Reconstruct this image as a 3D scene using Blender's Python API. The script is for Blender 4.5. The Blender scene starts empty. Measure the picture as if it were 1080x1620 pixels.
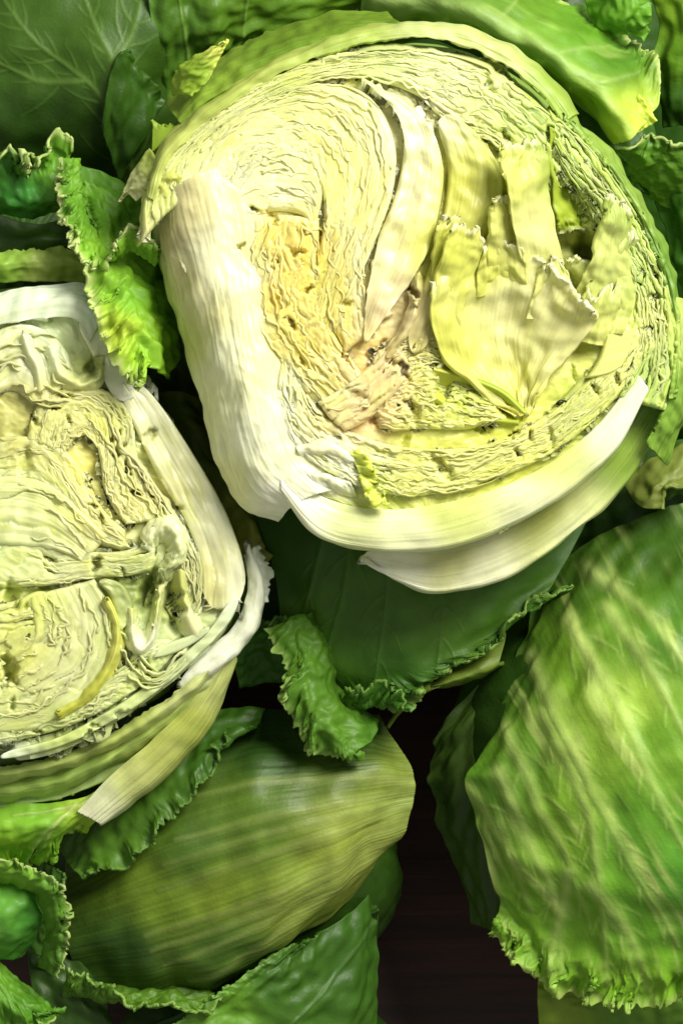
import bpy, math
import numpy as np
from mathutils import Vector, Matrix

# ------------------------------------------------------------------ camera, world, light
SC = bpy.context.scene
PX = 1.0 / 5500.0            # one unit of the tracing frame, in metres (a head is about 15 cm)
TILT = math.radians(10)      # the camera looks almost straight down
CAMH = 750.0                 # height of the tracing plane's centre above the table (units)
CD = 4950.0                  # camera distance from the tracing plane (0.9 m)
CT, ST = math.cos(TILT), math.sin(TILT)

def loc2world(x, y, z):
    return (x * PX, (y * CT - z * ST) * PX, (y * ST + z * CT + CAMH) * PX)

cam = bpy.data.cameras.new('camera'); camo = bpy.data.objects.new('camera', cam)
SC.collection.objects.link(camo)
camo.location = loc2world(0, 0, CD)
camo.rotation_euler = (TILT, 0, 0)
cam.sensor_fit = 'VERTICAL'; cam.sensor_height = 36.0
cam.lens = 36.0 * CD / 1620.0
cam.clip_start = 0.01; cam.clip_end = 50
SC.camera = camo
SC.render.resolution_x = 682; SC.render.resolution_y = 1024

W = bpy.data.worlds.new('World'); SC.world = W; W.use_nodes = True
W.node_tree.nodes['Background'].inputs[0].default_value = (1.0, 1.0, 0.92, 1)
W.node_tree.nodes['Background'].inputs[1].default_value = 0.31

def area_lamp(name, pos, target, size, power, color):
    l = bpy.data.lights.new(name, 'AREA'); l.shape = 'DISK'; l.size = size * PX; l.energy = power; l.color = color
    o = bpy.data.objects.new(name, l); SC.collection.objects.link(o)
    o.location = loc2world(*pos)
    d = Vector(loc2world(*target)) - o.location
    o.rotation_euler = d.to_track_quat('-Z', 'Y').to_euler()
    return o
area_lamp('window_lamp', (2700, 3300, 4000), (0, 0, 0), 3000, 21.0, (1.0, 0.965, 0.88))

SC.view_settings.view_transform = 'Standard'; SC.view_settings.look = 'None'
SC.view_settings.exposure = 0.0; SC.view_settings.gamma = 1.0
SC.view_settings.use_curve_mapping = False

# ------------------------------------------------------------------ numeric helpers
def _hash(ix, iy, seed):
    h = (ix.astype(np.int64) * 374761393 + iy.astype(np.int64) * 668265263 + seed * 1442695041) & 0xffffffff
    h = ((h ^ (h >> 13)) * 1274126177) & 0xffffffff
    return (h ^ (h >> 16)) & 0xffffffff

def hash1(k, seed=0):
    k = np.asarray(k)
    return (_hash(k, np.zeros_like(k), seed) % 100003) / 50001.5 - 1.0

def perlin(x, y, seed=0):
    x = np.asarray(x, float); y = np.asarray(y, float)
    x, y = np.broadcast_arrays(x, y)
    ix = np.floor(x); iy = np.floor(y); fx = x - ix; fy = y - iy
    ux = fx * fx * fx * (fx * (fx * 6 - 15) + 10); uy = fy * fy * fy * (fy * (fy * 6 - 15) + 10)
    def g(dx, dy):
        a = _hash(ix + dx, iy + dy, seed) * (2 * math.pi / 4294967296.0)
        return np.cos(a) * (fx - dx) + np.sin(a) * (fy - dy)
    a = g(0, 0); b = g(1, 0); c = g(0, 1); d = g(1, 1)
    return 1.5 * ((a + (b - a) * ux) * (1 - uy) + (c + (d - c) * ux) * uy)

def fbm(x, y, seed=0, o=3):
    r = 0; a = 1.0
    for i in range(o):
        r = r + a * perlin(x * 2 ** i, y * 2 ** i, seed + i * 17); a *= 0.5
    return r

def sstep(a, b, x):
    t = np.clip((x - a) / (b - a), 0, 1); return t * t * (3 - 2 * t)

def lin(c):
    c = np.asarray(c, float) / 255.0
    return np.where(c <= 0.04045, c / 12.92, ((c + 0.055) / 1.055) ** 2.4)

def catmull(p, n, dense=24):
    p = np.asarray(p, float)
    if len(p) == 2:
        q = p[0] + (p[1] - p[0]) * np.linspace(0, 1, 40)[:, None]
    else:
        e = np.vstack([2 * p[0] - p[1], p, 2 * p[-1] - p[-2]])
        t = np.linspace(0, 1, dense, endpoint=False)[:, None]
        q = []
        for i in range(len(p) - 1):
            a, b, c, d = e[i:i + 4]
            q.append(0.5 * ((2 * b) + (c - a) * t + (2 * a - 5 * b + 4 * c - d) * t ** 2 + (3 * b - a - 3 * c + d) * t ** 3))
        q.append(p[-1:]); q = np.vstack(q)
    s = np.concatenate([[0], np.cumsum(np.linalg.norm(np.diff(q[:, :3], axis=0), axis=1))])
    w = np.linspace(0, s[-1], n)
    return np.stack([np.interp(w, s, q[:, k]) for k in range(q.shape[1])], 1), s[-1]

def cross_interp(G, t):
    """G (m,nu,3) guide rows, t (nv,nu) in 0..1 -> (nv,nu,3), Catmull-Rom across the guides"""
    m, nu, _ = G.shape
    if m == 2:
        return G[0][None] * (1 - t[..., None]) + G[1][None] * t[..., None]
    E = np.concatenate([2 * G[:1] - G[1:2], G, 2 * G[-1:] - G[-2:-1]], 0)
    x = np.clip(t, 0, 1) * (m - 1); i = np.clip(np.floor(x).astype(int), 0, m - 2); f = (x - i)[..., None]
    j = np.broadcast_to(np.arange(nu)[None], t.shape)
    a = E[i, j]; b = E[i + 1, j]; c = E[i + 2, j]; d = E[i + 3, j]
    return 0.5 * (2 * b + (c - a) * f + (2 * a - 5 * b + 4 * c - d) * f ** 2 + (3 * b - a - 3 * c + d) * f ** 3)

def grid_normals(P):
    Q = P * np.array([1.0, -1.0, 1.0])
    ds = np.gradient(Q, axis=1); dt = np.gradient(Q, axis=0)
    n = np.cross(ds, dt); n /= np.linalg.norm(n, axis=2, keepdims=True) + 1e-9
    if n[..., 2].mean() < 0: n = -n
    return n * np.array([1.0, -1.0, 1.0])          # back in the (u, v-down, d) frame

def dist_poly(uv, poly):
    poly = np.asarray(poly, float); best = np.full(uv.shape[:-1], 1e9); along = np.zeros(uv.shape[:-1])
    L = len(poly) - 1
    for i in range(L):
        a = poly[i]; b = poly[i + 1]; ab = b - a
        t = np.clip(((uv - a) @ ab) / (ab @ ab + 1e-9), 0, 1)
        d = np.linalg.norm(uv - (a + t[..., None] * ab), axis=-1)
        m = d < best; best = np.where(m, d, best); along = np.where(m, (i + t) / L, along)
    return best, along

def field(hints, soft=28.0, p=2.0, wash=0.0):
    hints = [(h[0], h[1], h[2], h[3], h[4] + wash * max(0, h[3] - h[4])) for h in hints]
    H = np.array([h[:2] for h in hints], float); C = np.array([lin(h[2:5]) for h in hints])
    def f(P):
        num = 0; den = 0
        for h, c in zip(H, C):
            w = 1.0 / ((P[..., 0] - h[0]) ** 2 + (P[..., 1] - h[1]) ** 2 + soft ** 2) ** p
            num = num + w[..., None] * c; den = den + w
        return num / den[..., None]
    return f

def flat(*c):
    c = lin(c)
    return lambda P: np.broadcast_to(c, P.shape).copy()

# ------------------------------------------------------------------ objects and meshes
def tag(o, label=None, cat=None, group=None, kind=None):
    if label: o['label'] = label
    if cat: o['category'] = cat
    if group: o['group'] = group
    if kind: o['kind'] = kind
    return o

def to_world(P):
    k = 1.0 - P[..., 2] / CD
    x = (P[..., 0] - 540) * k; y = -(P[..., 1] - 810) * k; z = P[..., 2]
    return np.stack([x * PX, (y * CT - z * ST) * PX, (y * ST + z * CT + CAMH) * PX], -1)

def table_d(u, v):
    y = 810 - v
    return -(CAMH + y * ST) / CT

def thing(name, label, cat, u, v, group=None):
    o = bpy.data.objects.new(name, None); SC.collection.objects.link(o)
    p = to_world(np.array([u, v, table_d(u, v)], float)); o.location = (p[0], p[1], 0)
    o.empty_display_size = 0.02
    return tag(o, label, cat, group)

def make_mesh(name, V, F, C, mat, parent, kind=None, label=None):
    me = bpy.data.meshes.new(name)
    V = np.asarray(V, np.float32)
    if parent is not None: V = V - np.array(parent.location, np.float32)
    me.vertices.add(len(V)); me.vertices.foreach_set('co', V.ravel())
    F = np.asarray(F, np.int32); k = F.shape[1]
    me.loops.add(F.size); me.loops.foreach_set('vertex_index', F.ravel())
    me.polygons.add(len(F))
    me.polygons.foreach_set('loop_start', np.arange(0, F.size, k, dtype=np.int32))
    me.polygons.foreach_set('use_smooth', np.ones(len(F), bool))
    a = me.attributes.new('Col', 'FLOAT_COLOR', 'POINT')
    a.data.foreach_set('color', np.concatenate([C, np.ones((len(C), 1))], 1).astype(np.float32).ravel())
    me.update(calc_edges=True); me.validate()
    me.materials.append(mat)
    o = bpy.data.objects.new(name, me); SC.collection.objects.link(o)
    if parent is not None: o.parent = parent
    if kind: o['kind'] = kind
    if label: o['label'] = label
    return o

def grid_faces(nv, nu, off=0, flip=False):
    i = np.arange(nv - 1)[:, None] * nu + np.arange(nu - 1)[None] + off
    f = np.stack([i, i + 1, i + nu + 1, i + nu], -1).reshape(-1, 4)
    return f[:, ::-1] if flip else f

def shell(name, P, C, mat, parent, thick=4.0, N=None, kind=None, label=None, closed_u=False):
    """a grid given a real thickness: front face, back face and a rim all round"""
    nv, nu, _ = P.shape
    if N is None: N = grid_normals(P)
    th = thick if np.ndim(thick) == 0 else thick[..., None]
    B = P - N * th
    V = np.concatenate([to_world(P).reshape(-1, 3), to_world(B).reshape(-1, 3)])
    o = nv * nu
    F = [grid_faces(nv, nu), grid_faces(nv, nu, o, True)]
    idx = np.arange(nv * nu).reshape(nv, nu)
    ring = np.concatenate([idx[0], idx[1:, -1], idx[-1, -2::-1], idx[-2:0:-1, 0]])
    r2 = np.roll(ring, -1)
    F.append(np.stack([ring, ring + o, r2 + o, r2], 1))
    F = np.concatenate(F)
    a, b = P[0, 0], P[0, 1]
    return make_mesh(name, V, F, np.concatenate([C.reshape(-1, 3)] * 2), mat, parent, kind, label)

PITS = {}
def pit_field(P, key):
    z = np.zeros(P.shape[:2])
    for (u, v, r, d) in PITS.get(key, ()):
        if P[..., 0].min() - r * 3 < u < P[..., 0].max() + r * 3 and P[..., 1].min() - r * 3 < v < P[..., 1].max() + r * 3:
            an = 3.1 * hash1(np.array([int(u * 7 + v)]), 5)[0]; ca, sa = math.cos(an), math.sin(an); asp = 1.0 if r > 25 else 1.75
            du = P[..., 0] - u + .5 * r * perlin(P[..., 0] / (r * 1.1), P[..., 1] / (r * 1.1), 3)
            dv = P[..., 1] - v + .5 * r * perlin(P[..., 0] / (r * 1.1), P[..., 1] / (r * 1.1), 4)
            q = ((du * ca + dv * sa) / asp) ** 2 / r ** 2 + ((dv * ca - du * sa) * asp ** .6) ** 2 / r ** 2
            z = z - d * (1.0 if r > 12 else .6) * np.exp(-q * q)
    return z

def branch(veins, step=45, ln=90, ang=38, seed=0):
    out = []
    for vi, v in enumerate(veins):
        q, L = catmull([(a[0], a[1], 0) for a in v], max(4, int(len(v) * 8)))
        n = int(L / step)
        for k in range(1, n):
            i = int(k / n * (len(q) - 1)); t = q[min(i + 1, len(q) - 1)] - q[i - 1]; t = t[:2] / (np.linalg.norm(t[:2]) + 1e-6)
            for sg in (-1, 1):
                r = hash1(np.array([k * 7 + vi * 131 + sg]), seed)[0]
                a = math.radians(ang + 12 * r) * sg; c, s = math.cos(a), math.sin(a)
                d = np.array([t[0] * c - t[1] * s, t[0] * s + t[1] * c]); l = ln * (0.75 + 0.35 * r) * (1.05 - 0.6 * k / n)
                b = q[i, :2]
                d2 = d * 0.8 + t * 0.5
                out.append([tuple(b), tuple(b + d * l * 0.5), tuple(b + d * l * 0.5 + d2 * l * 0.5)])
    return out

def sheet(name, parent, mat, guides, col, sp=2.2, thick=4.0, z=None, rag=0.0, ragw=14.0, frill=0.0, frw=0.35, frl=60.0,
          frill0=0.0, bump=0.0, bumpl=60.0, veins=(), vh=4.0, vw=4.0, vcol=None, vmix=0.6, fine=(), pleat=None, crumple=0.0, cruml=26.0,
          fibre=0.0, edgecol=None, edgew=0.06, edge=0.0, drop=0.0, pits=None, jitter=0.06, seed=1, kind=None, label=None, rag0=0.0, teeth=0.0, taper=0.0, fcon=.05, streak=None):
    """One leaf (or cut layer): a surface through traced guide curves, from t=0 (base) to t=1 (free edge)."""
    g3 = []
    for g in guides:
        q = [(a[0], a[1], a[2] if len(a) > 2 else 0.0) for a in g]
        if z is not None: q = [(a, b, c + float(z(a, b))) for a, b, c in q]
        g3.append(q)
    L = [catmull(g, 8)[1] for g in g3]; Lm = max(L)
    nu = int(min(900, max(8, Lm / sp)))
    G = np.stack([catmull(g, nu)[0] for g in g3])
    Lt = np.linalg.norm(np.diff(G, axis=0), axis=2).sum(0).max()
    nv = int(min(700, max(6, Lt / sp)))
    s = np.linspace(0, 1, nu)[None]; t = np.linspace(0, 1, nv)[:, None]
    sx0 = np.linspace(0, Lm, nu)
    Tm = np.repeat(t, nu, 1)
    if rag or teeth:
        r = rag * (perlin(sx0 / (ragw * 3), 3.3, seed) + 0.6 * perlin(sx0 / ragw, 7.7, seed + 1) + 0.4 * perlin(sx0 / (ragw * .4), 1.7, seed + 2))
        if teeth:
            ph = sx0 / ragw + 1.2 * perlin(sx0 / (ragw * 4), 0.5, seed + 5)
            r = r - teeth * (0.5 + 0.5 * perlin(sx0 / (ragw * 2.2), 9.5, seed + 4)) * np.abs(2 * (ph - np.floor(ph + 0.5))) ** 0.8
        Tm = Tm * np.clip(1.0 + r / max(Lt, 1), 0.1, 1.0)[None] ** 1.0
    if rag0:
        r = rag0 * (np.abs(perlin(sx0 / ragw, 2.2, seed + 8)) + 0.5 * np.abs(perlin(sx0 / (ragw * .4), 4.2, seed + 9))) / max(Lt, 1)
        Tm = r[None] + Tm * (1 - r[None])
    if taper:
        e = np.clip(np.minimum(s[0], 1 - s[0]) * Lm / taper, 0, 1); f = (e ** .75 if taper > 150 else np.sqrt(1 - (1 - e) ** 2)) * .97 + .03
        Tm = .5 + (Tm - .5) * f[None]
    P = cross_interp(G, Tm)
    SX = np.repeat(sx0[None], nv, 0); TY = Tm * Lt
    C = col(P)
    if mat is M_FLESH or mat is M_PALE: C = C * np.array([.955, 1.0, .82])
    if mat is M_RIB: C = C * np.array([.965, 1.0, .92])
    if mat is M_LEAF: C = C * np.array([1.22, 1.16, .52])
    N = grid_normals(P)
    tang = np.gradient(P, axis=1); tang /= np.linalg.norm(tang, axis=2, keepdims=True) + 1e-9
    h = np.zeros((nv, nu)); lat = np.zeros((nv, nu))
    if bump: h += bump * fbm(SX / bumpl, TY / bumpl, seed + 20, 2)
    for k, (am, we) in enumerate(((frill, sstep(1 - frw, 1, t) ** 1.4), (frill0, sstep(frw, 0, t) ** 1.4))):
        if am:
            x = SX / frl + 0.35 * perlin(TY / frl, SX / frl * .3, seed + 31 + k)
            h += am * we * (1.5 * perlin(x, 0.3 + TY / (frl * 3), seed + 30 + k) + 0.75 * perlin(x * 2.3, 5.3 + TY / (frl * 2), seed + 33 + k) + 0.3 * perlin(x * 5.1, 2.1 + TY / frl, seed + 34))
            lat += am * we * (1.0 * perlin(x + 13.7, 8.1, seed + 35 + k) + 0.5 * perlin(x * 2.3 + 3, 4.4, seed + 36))
    if pleat:
        n = pleat.get('n', 6); am = pleat.get('amp', 10.0) * .8; wg = pleat.get('wig', 0.8); gw = pleat.get('gap', 0.16) * .8
        l1 = pleat.get('l1', 110.0); l2 = pleat.get('l2', 38.0)
        q = Tm * n + wg * perlin(SX / l1, TY / (l1 * .5), seed + 40) + wg * .55 * perlin(SX / l2, TY / (l2 * .6), seed + 41) \
            + wg * .14 * perlin(SX / (l2 * .4), TY / (l2 * .4), seed + 42)
        k = np.floor(q); f = q - k
        dd = np.minimum(f, 1 - f)
        op = sstep(-0.15, 0.6, perlin(SX / (l1 * .7), k * 3.1 + 0.5, seed + 43) + pleat.get('open', 0.0))
        g = 1 - np.exp(-(dd / gw) ** 2)
        g2 = np.exp(-(dd / (gw * .8)) ** 2)
        deep = sstep(.45, .85, perlin(SX / (l1 * .8), k * 4.3 + 1.5, seed + 46) + pleat.get('open', 0.0))
        C = C * (1 + .10 * perlin(SX / 70, q * 3.2, seed + 48) + .06 * perlin(SX / 30, q * 7.1, seed + 49))[..., None]
        h += am * .50 * (g - 1) * op + am * .10 * perlin(SX / 60, q * 3.2, seed + 48) - am * 1.0 * g2 * deep + am * 0.26 * hash1(k, seed) + am * 0.34 * hash1(k, seed + 3) * (f - 0.5) + am * .12 * perlin(SX / 55, k * 5.7, seed + 45)
        C = C * (1 + 0.09 * hash1(k, seed + 7))[..., None]; w8 = (.18 * (.5 + .5 * hash1(k, seed + 9)))[..., None]; C = C * (1 - w8) + lin((247, 245, 214)) * w8
        tint = lin((196, 204, 92)); m = (0.5 * (1 - np.exp(-((f - .5) / .3) ** 2)) * sstep(-.2, .6, perlin(SX / 50, k * 2.3, seed + 47)))[..., None]
        C = C * (1 - m) + tint * m
    if crumple:
        crumple = crumple * .27; cruml = cruml * 1.6
        a = SX / cruml; b = TY / cruml * 1.3
        wx = 0.7 * perlin(a * .6, b * .6, seed + 50); wy = 0.7 * perlin(a * .6 + 9, b * .6, seed + 51)
        r1 = 1 - np.abs(perlin(a + wx, b + wy, seed + 52)) * 1.6; r2 = 1 - np.abs(perlin(a * 2.1 + wy, b * 2.1 + wx, seed + 53)) * 1.6
        h += crumple * (r1 - .5 + 0.5 * (r2 - .5)) + crumple * .2 * perlin(a * 4.5, b * 4.5, seed + 54)
        m = (0.35 * sstep(0.2, 0.9, perlin(a * .5, b * .5, seed + 55)))[..., None]
        C = C * (1 - m) + C * lin((235, 226, 120)) / lin((235, 232, 190)) * m
    if fibre:
        fa, fc = (SX, TY) if fibre > 0 else (TY, SX)
        fb = perlin(fa / 170, fc / 4.2, seed + 60) + .8 * perlin(fa / 110, fc / 9.5, seed + 61) + .8 * perlin(fa / 240, fc / 24, seed + 62)
        h += abs(fibre) * fb
        C = C * (1 + fcon * fb[..., None])
    if veins:
        uv = P[..., :2]; vm = np.zeros((nv, nu)); hh = np.zeros((nv, nu))
        for fam, wd, hg, mx in ((veins, vw, vh, 1.0), (fine, vw * .42, vh * .4, .6)):
            for v in fam:
                v = np.asarray(v, float)
                if len(v) > 2: v = catmull(np.c_[v, np.zeros(len(v))], len(v) * 4)[0][:, :2]
                lo = v.min(0) - 30; hi = v.max(0) + 30
                if hi[0] < uv[..., 0].min() or hi[1] < uv[..., 1].min() or lo[0] > uv[..., 0].max() or lo[1] > uv[..., 1].max(): continue
                d, al = dist_poly(uv, v); w = wd * (1.15 - .75 * al)
                e = np.exp(-(d / w) ** 2)
                vm = np.maximum(vm, e * mx * (1 - .45 * al)); hh = np.maximum(hh, e * hg * (1 - .5 * al))
        h += hh
        vc = lin(vcol if vcol else (170, 195, 95))
        m = (vmix * np.clip(vm, 0, 1))[..., None]; C = C * (1 - m) + vc * m
    if streak:
        for (au, av, sw, mixc, mx, hg) in streak:
            l = math.hypot(au, av); au, av = au / l, av / l
            w1 = 30 * perlin(P[..., 0] / 330, P[..., 1] / 330, seed + 90)
            x = P[..., 0] * au + P[..., 1] * av; y = -P[..., 0] * av + P[..., 1] * au + w1
            f = perlin(x / (sw * 9), y / sw, seed + 91) + .6 * perlin(x / (sw * 5), y / (sw * .45), seed + 92) + .35 * perlin(x / (sw * 2.5), y / (sw * .2), seed + 93)
            h += hg * f
            m = (mx * sstep(-.05, .8, f) * sstep(-.5, .35, perlin(P[..., 0] / (sw * 3), P[..., 1] / (sw * 3), seed + 94)))[..., None]; C = C * (1 - m) + lin(mixc) * m
    if edgecol is not None:
        m = (sstep(1 - edgew, 1, t) * (0.65 + 0.35 * perlin(SX / 18, 0.5, seed + 70)))[..., None]
        C = C * (1 - m) + lin(edgecol) * m
    if jitter:
        C = C * (1 + jitter * fbm(SX / 45, TY / 45, seed + 80, 3))[..., None]
    if edge:
        e = np.minimum(np.minimum(Tm, 1 - Tm) * Lt, np.minimum(s, 1 - s) * Lm)
        h -= drop * (1 - np.sqrt(np.clip(1 - (1 - np.clip(e / edge, 0, 1)) ** 2, 0, 1)))
    P = P + N * h[..., None] + tang * lat[..., None]
    if pits: P[..., 2] += pit_field(P, pits)
    return shell(name, P, np.clip(C, 0.002, 0.9), mat, parent, thick, kind=kind, label=label)

def leaf_edges(parent, guides, col, z, n, seed, mat, pits=None, sp=2.6, amp=5.0, lam=36.0, wall=16.0, wid=2.6, lift=3.0):
    """thin cut edges of the crumpled inner leaves: narrow wavy walls standing along the folds"""
    g3 = [[(a[0], a[1], (a[2] if len(a) > 2 else 0.0) + float(z(a[0], a[1]))) for a in g] for g in guides]
    Lm = max(catmull(g, 8)[1] for g in g3); rng = np.random.RandomState(seed)
    nu = int(max(20, Lm / sp)); G = np.stack([catmull(g, nu)[0] for g in g3])
    Lt = np.linalg.norm(np.diff(G, axis=0), axis=2).sum(0).mean()
    VV, FF, CC = [], [], []; off = 0
    for k in range(n):
        a = rng.uniform(-.1, .75); b = min(1.0, a + rng.uniform(.18, .6)); a = max(0.0, a)
        i0, i1 = int(a * (nu - 1)), int(b * (nu - 1))
        if i1 - i0 < 12: continue
        sx = np.arange(i0, i1) * sp; m = len(sx); u = np.linspace(0, 1, m)
        t0 = rng.uniform(.04, .96); am = amp * rng.uniform(.5, 1.5); lm = lam * rng.uniform(.6, 1.5)
        w = am * (1.5 * perlin(sx / lm, k * 3.7, seed) + .8 * perlin(sx / (lm * .45), k * 1.9, seed + 1) + .3 * perlin(sx / (lm * .2), k * 2.9, seed + 2))
        tt = np.clip(t0 + rng.uniform(-.12, .12) * u + w / Lt, .01, .99)
        tf = np.zeros((1, nu)); tf[0, i0:i1] = tt
        P = cross_interp(G, tf)[0, i0:i1]
        tg = np.gradient(P, axis=0); tg /= np.linalg.norm(tg, axis=1, keepdims=True) + 1e-9
        sd = np.stack([-tg[:, 1], tg[:, 0], np.zeros(m)], 1)
        fade = np.clip(np.minimum(u, 1 - u) * 6, 0, 1)
        hh = lift * (.6 + .9 * perlin(sx / 40, k * 5.1, seed + 3)) - 9 * (1 - fade)
        wd = (wid * rng.uniform(.7, 1.5) * (.75 + .5 * perlin(sx / 26, k * 4.1, seed + 4)) * (.35 + .65 * fade))[:, None]
        lean = (5 * rng.uniform(-1, 1) + 4 * perlin(sx / 50, k * 6.1, seed + 5))[:, None]
        up = np.array([0, 0, 1.0])
        T = P + up * hh[:, None]; Bt = P - up * wall + sd * lean
        if pits: pf = pit_field(T[None], pits)[0][:, None] * up; T = T + pf; Bt = Bt + pf
        Vv = np.stack([Bt - sd * wd, T - sd * wd * .8 - up * 1.2, T, T + sd * wd * .8 - up * 1.2, Bt + sd * wd], 1)
        VV.append(to_world(Vv).reshape(-1, 3))
        c = col(P[None])[0] * np.array([.965, 1.0, .86]); q = rng.uniform(.1, .55)
        c = (c * (1 - q) + lin((246, 243, 184)) * q) * rng.uniform(.92, 1.05)
        CC.append(np.repeat(c, 5, 0))
        i = (np.arange(m - 1)[:, None] * 5 + np.arange(4)[None] + off)
        FF.append(np.stack([i, i + 1, i + 6, i + 5], -1).reshape(-1, 4)); off += m * 5
    if VV: make_mesh('leaf_edges', np.concatenate(VV), np.concatenate(FF), np.clip(np.concatenate(CC), .002, .9), mat, parent, 'stuff')

def body(name, parent, mat, c, r, col, seed=0, ribs=9, rel=10.0, n=(90, 180), kind=None, label=None):
    """the closed, rounded inside of a head: a ball with overlapping wrapper ridges and veins"""
    a = np.linspace(0.0, math.pi, n[0])[:, None]; b = np.linspace(0, 2 * math.pi, n[1], endpoint=False)[None]
    x = np.sin(a) * np.cos(b); y = np.sin(a) * np.sin(b); zz = np.cos(a) + 0 * b
    q = perlin(x * 1.5 + 7, y * 1.5 + zz * 1.3, seed); w = np.abs(np.sin(ribs * (b + .5 * q) / 2)) ** .35 * np.sin(a)
    f = perlin(b * 6 + np.cos(b) * 2, a * 5, seed + 4)
    k = 1 + (rel * (w - .6) + 8 * q + 3 * f) / max(r)
    P = np.stack([c[0] + r[0] * x * k, c[1] + r[1] * y * k, c[2] + r[2] * zz * k], -1)
    C = col(P) * np.array([1.22, 1.16, .52]) * (1 + .18 * q + .12 * f)[..., None]
    V = to_world(P).reshape(-1, 3)
    i = np.arange(n[0] - 1)[:, None] * n[1]; j = np.arange(n[1])[None]; j2 = (j + 1) % n[1]
    F = np.stack([i + j, i + n[1] + j, i + n[1] + j2, i + j2], -1).reshape(-1, 4)
    return make_mesh(name, V, F, np.clip(C.reshape(-1, 3), .002, .9), mat, parent, kind, label)

# ------------------------------------------------------------------ materials
def new_mat(name):
    m = bpy.data.materials.new(name); m.use_nodes = True; nt = m.node_tree; nt.nodes.clear()
    return m, nt, nt.nodes, nt.links

def plant_mat(name, rough, transl, sss, bump_s, scale_fine, vor=0.0, mott=.06, coat=0.0, tcol=(0.5, 0.8, 0.1), spec=0.5):
    m, nt, N, L = new_mat(name)
    out = N.new('ShaderNodeOutputMaterial'); bs = N.new('ShaderNodeBsdfPrincipled')
    at = N.new('ShaderNodeAttribute'); at.attribute_name = 'Col'
    tc = N.new('ShaderNodeTexCoord')
    n1 = N.new('ShaderNodeTexNoise'); n1.inputs['Scale'].default_value = scale_fine; n1.inputs['Detail'].default_value = 4
    n2 = N.new('ShaderNodeTexNoise'); n2.inputs['Scale'].default_value = scale_fine * .22; n2.inputs['Detail'].default_value = 3
    L.new(tc.outputs['Object'], n1.inputs['Vector']); L.new(tc.outputs['Object'], n2.inputs['Vector'])
    mr = N.new('ShaderNodeMapRange'); mr.inputs[3].default_value = 1 - mott; mr.inputs[4].default_value = 1 + mott
    mr.inputs[1].default_value = .25; mr.inputs[2].default_value = .75
    L.new(n2.outputs['Fac'], mr.inputs[0])
    mx = N.new('ShaderNodeMix'); mx.data_type = 'RGBA'; mx.blend_type = 'MULTIPLY'; mx.inputs[0].default_value = 1
    L.new(at.outputs['Color'], mx.inputs[6]); L.new(mr.outputs[0], mx.inputs[7])
    L.new(mx.outputs[2], bs.inputs['Base Color'])
    bp = N.new('ShaderNodeBump'); bp.inputs['Strength'].default_value = bump_s; bp.inputs['Distance'].default_value = 0.0006
    src = n1.outputs['Fac']
    if vor:
        vo = N.new('ShaderNodeTexVoronoi'); vo.feature = 'SMOOTH_F1'; vo.inputs['Scale'].default_value = vor
        wv = N.new('ShaderNodeVectorMath'); wv.operation = 'MULTIPLY_ADD'; wv.inputs[1].default_value = (.006,) * 3
        L.new(n2.outputs['Color'], wv.inputs[0]); L.new(tc.outputs['Object'], wv.inputs[2]); L.new(wv.outputs[0], vo.inputs['Vector'])
        ad = N.new('ShaderNodeMath'); ad.operation = 'MULTIPLY_ADD'; ad.inputs[1].default_value = -1.2
        L.new(vo.outputs['Distance'], ad.inputs[0]); L.new(n1.outputs['Fac'], ad.inputs[2]); src = ad.outputs[0]
    L.new(src, bp.inputs['Height']); L.new(bp.outputs[0], bs.inputs['Normal'])
    rr = N.new('ShaderNodeMapRange'); rr.inputs[3].default_value = rough - .1; rr.inputs[4].default_value = rough + .15
    L.new(n2.outputs['Fac'], rr.inputs[0]); L.new(rr.outputs[0], bs.inputs['Roughness'])
    bs.inputs['Specular IOR Level'].default_value = spec
    bs.inputs['Coat Weight'].default_value = coat; bs.inputs['Coat Roughness'].default_value = .22
    if sss:
        bs.inputs['Subsurface Weight'].default_value = sss; bs.inputs['Subsurface Radius'].default_value = (1.0, .92, .6)
        bs.inputs['Subsurface Scale'].default_value = 0.0026
    if transl:
        tr = N.new('ShaderNodeBsdfTranslucent'); m2 = N.new('ShaderNodeMix'); m2.data_type = 'RGBA'; m2.blend_type = 'MIX'; m2.inputs[0].default_value = .45
        L.new(mx.outputs[2], m2.inputs[6]); m2.inputs[7].default_value = (*tcol, 1); L.new(m2.outputs[2], tr.inputs['Color'])
        ms = N.new('ShaderNodeMixShader'); ms.inputs[0].default_value = transl
        L.new(bs.outputs[0], ms.inputs[1]); L.new(tr.outputs[0], ms.inputs[2]); L.new(ms.outputs[0], out.inputs[0])
    else:
        L.new(bs.outputs[0], out.inputs[0])
    return m

M_LEAF = plant_mat('green_leaf', .46, .25, 0, .20, 1000, vor=240, mott=.12, spec=.42)
M_PALE = plant_mat('pale_leaf', .40, .22, 0, .14, 900, vor=0, tcol=(.75, .8, .25), spec=.45)
M_FLESH = plant_mat('cut_flesh', .42, 0, .8, .10, 1100, spec=.4)
M_RIB = plant_mat('white_rib', .36, 0, .6, .14, 1000, spec=.45)

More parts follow.
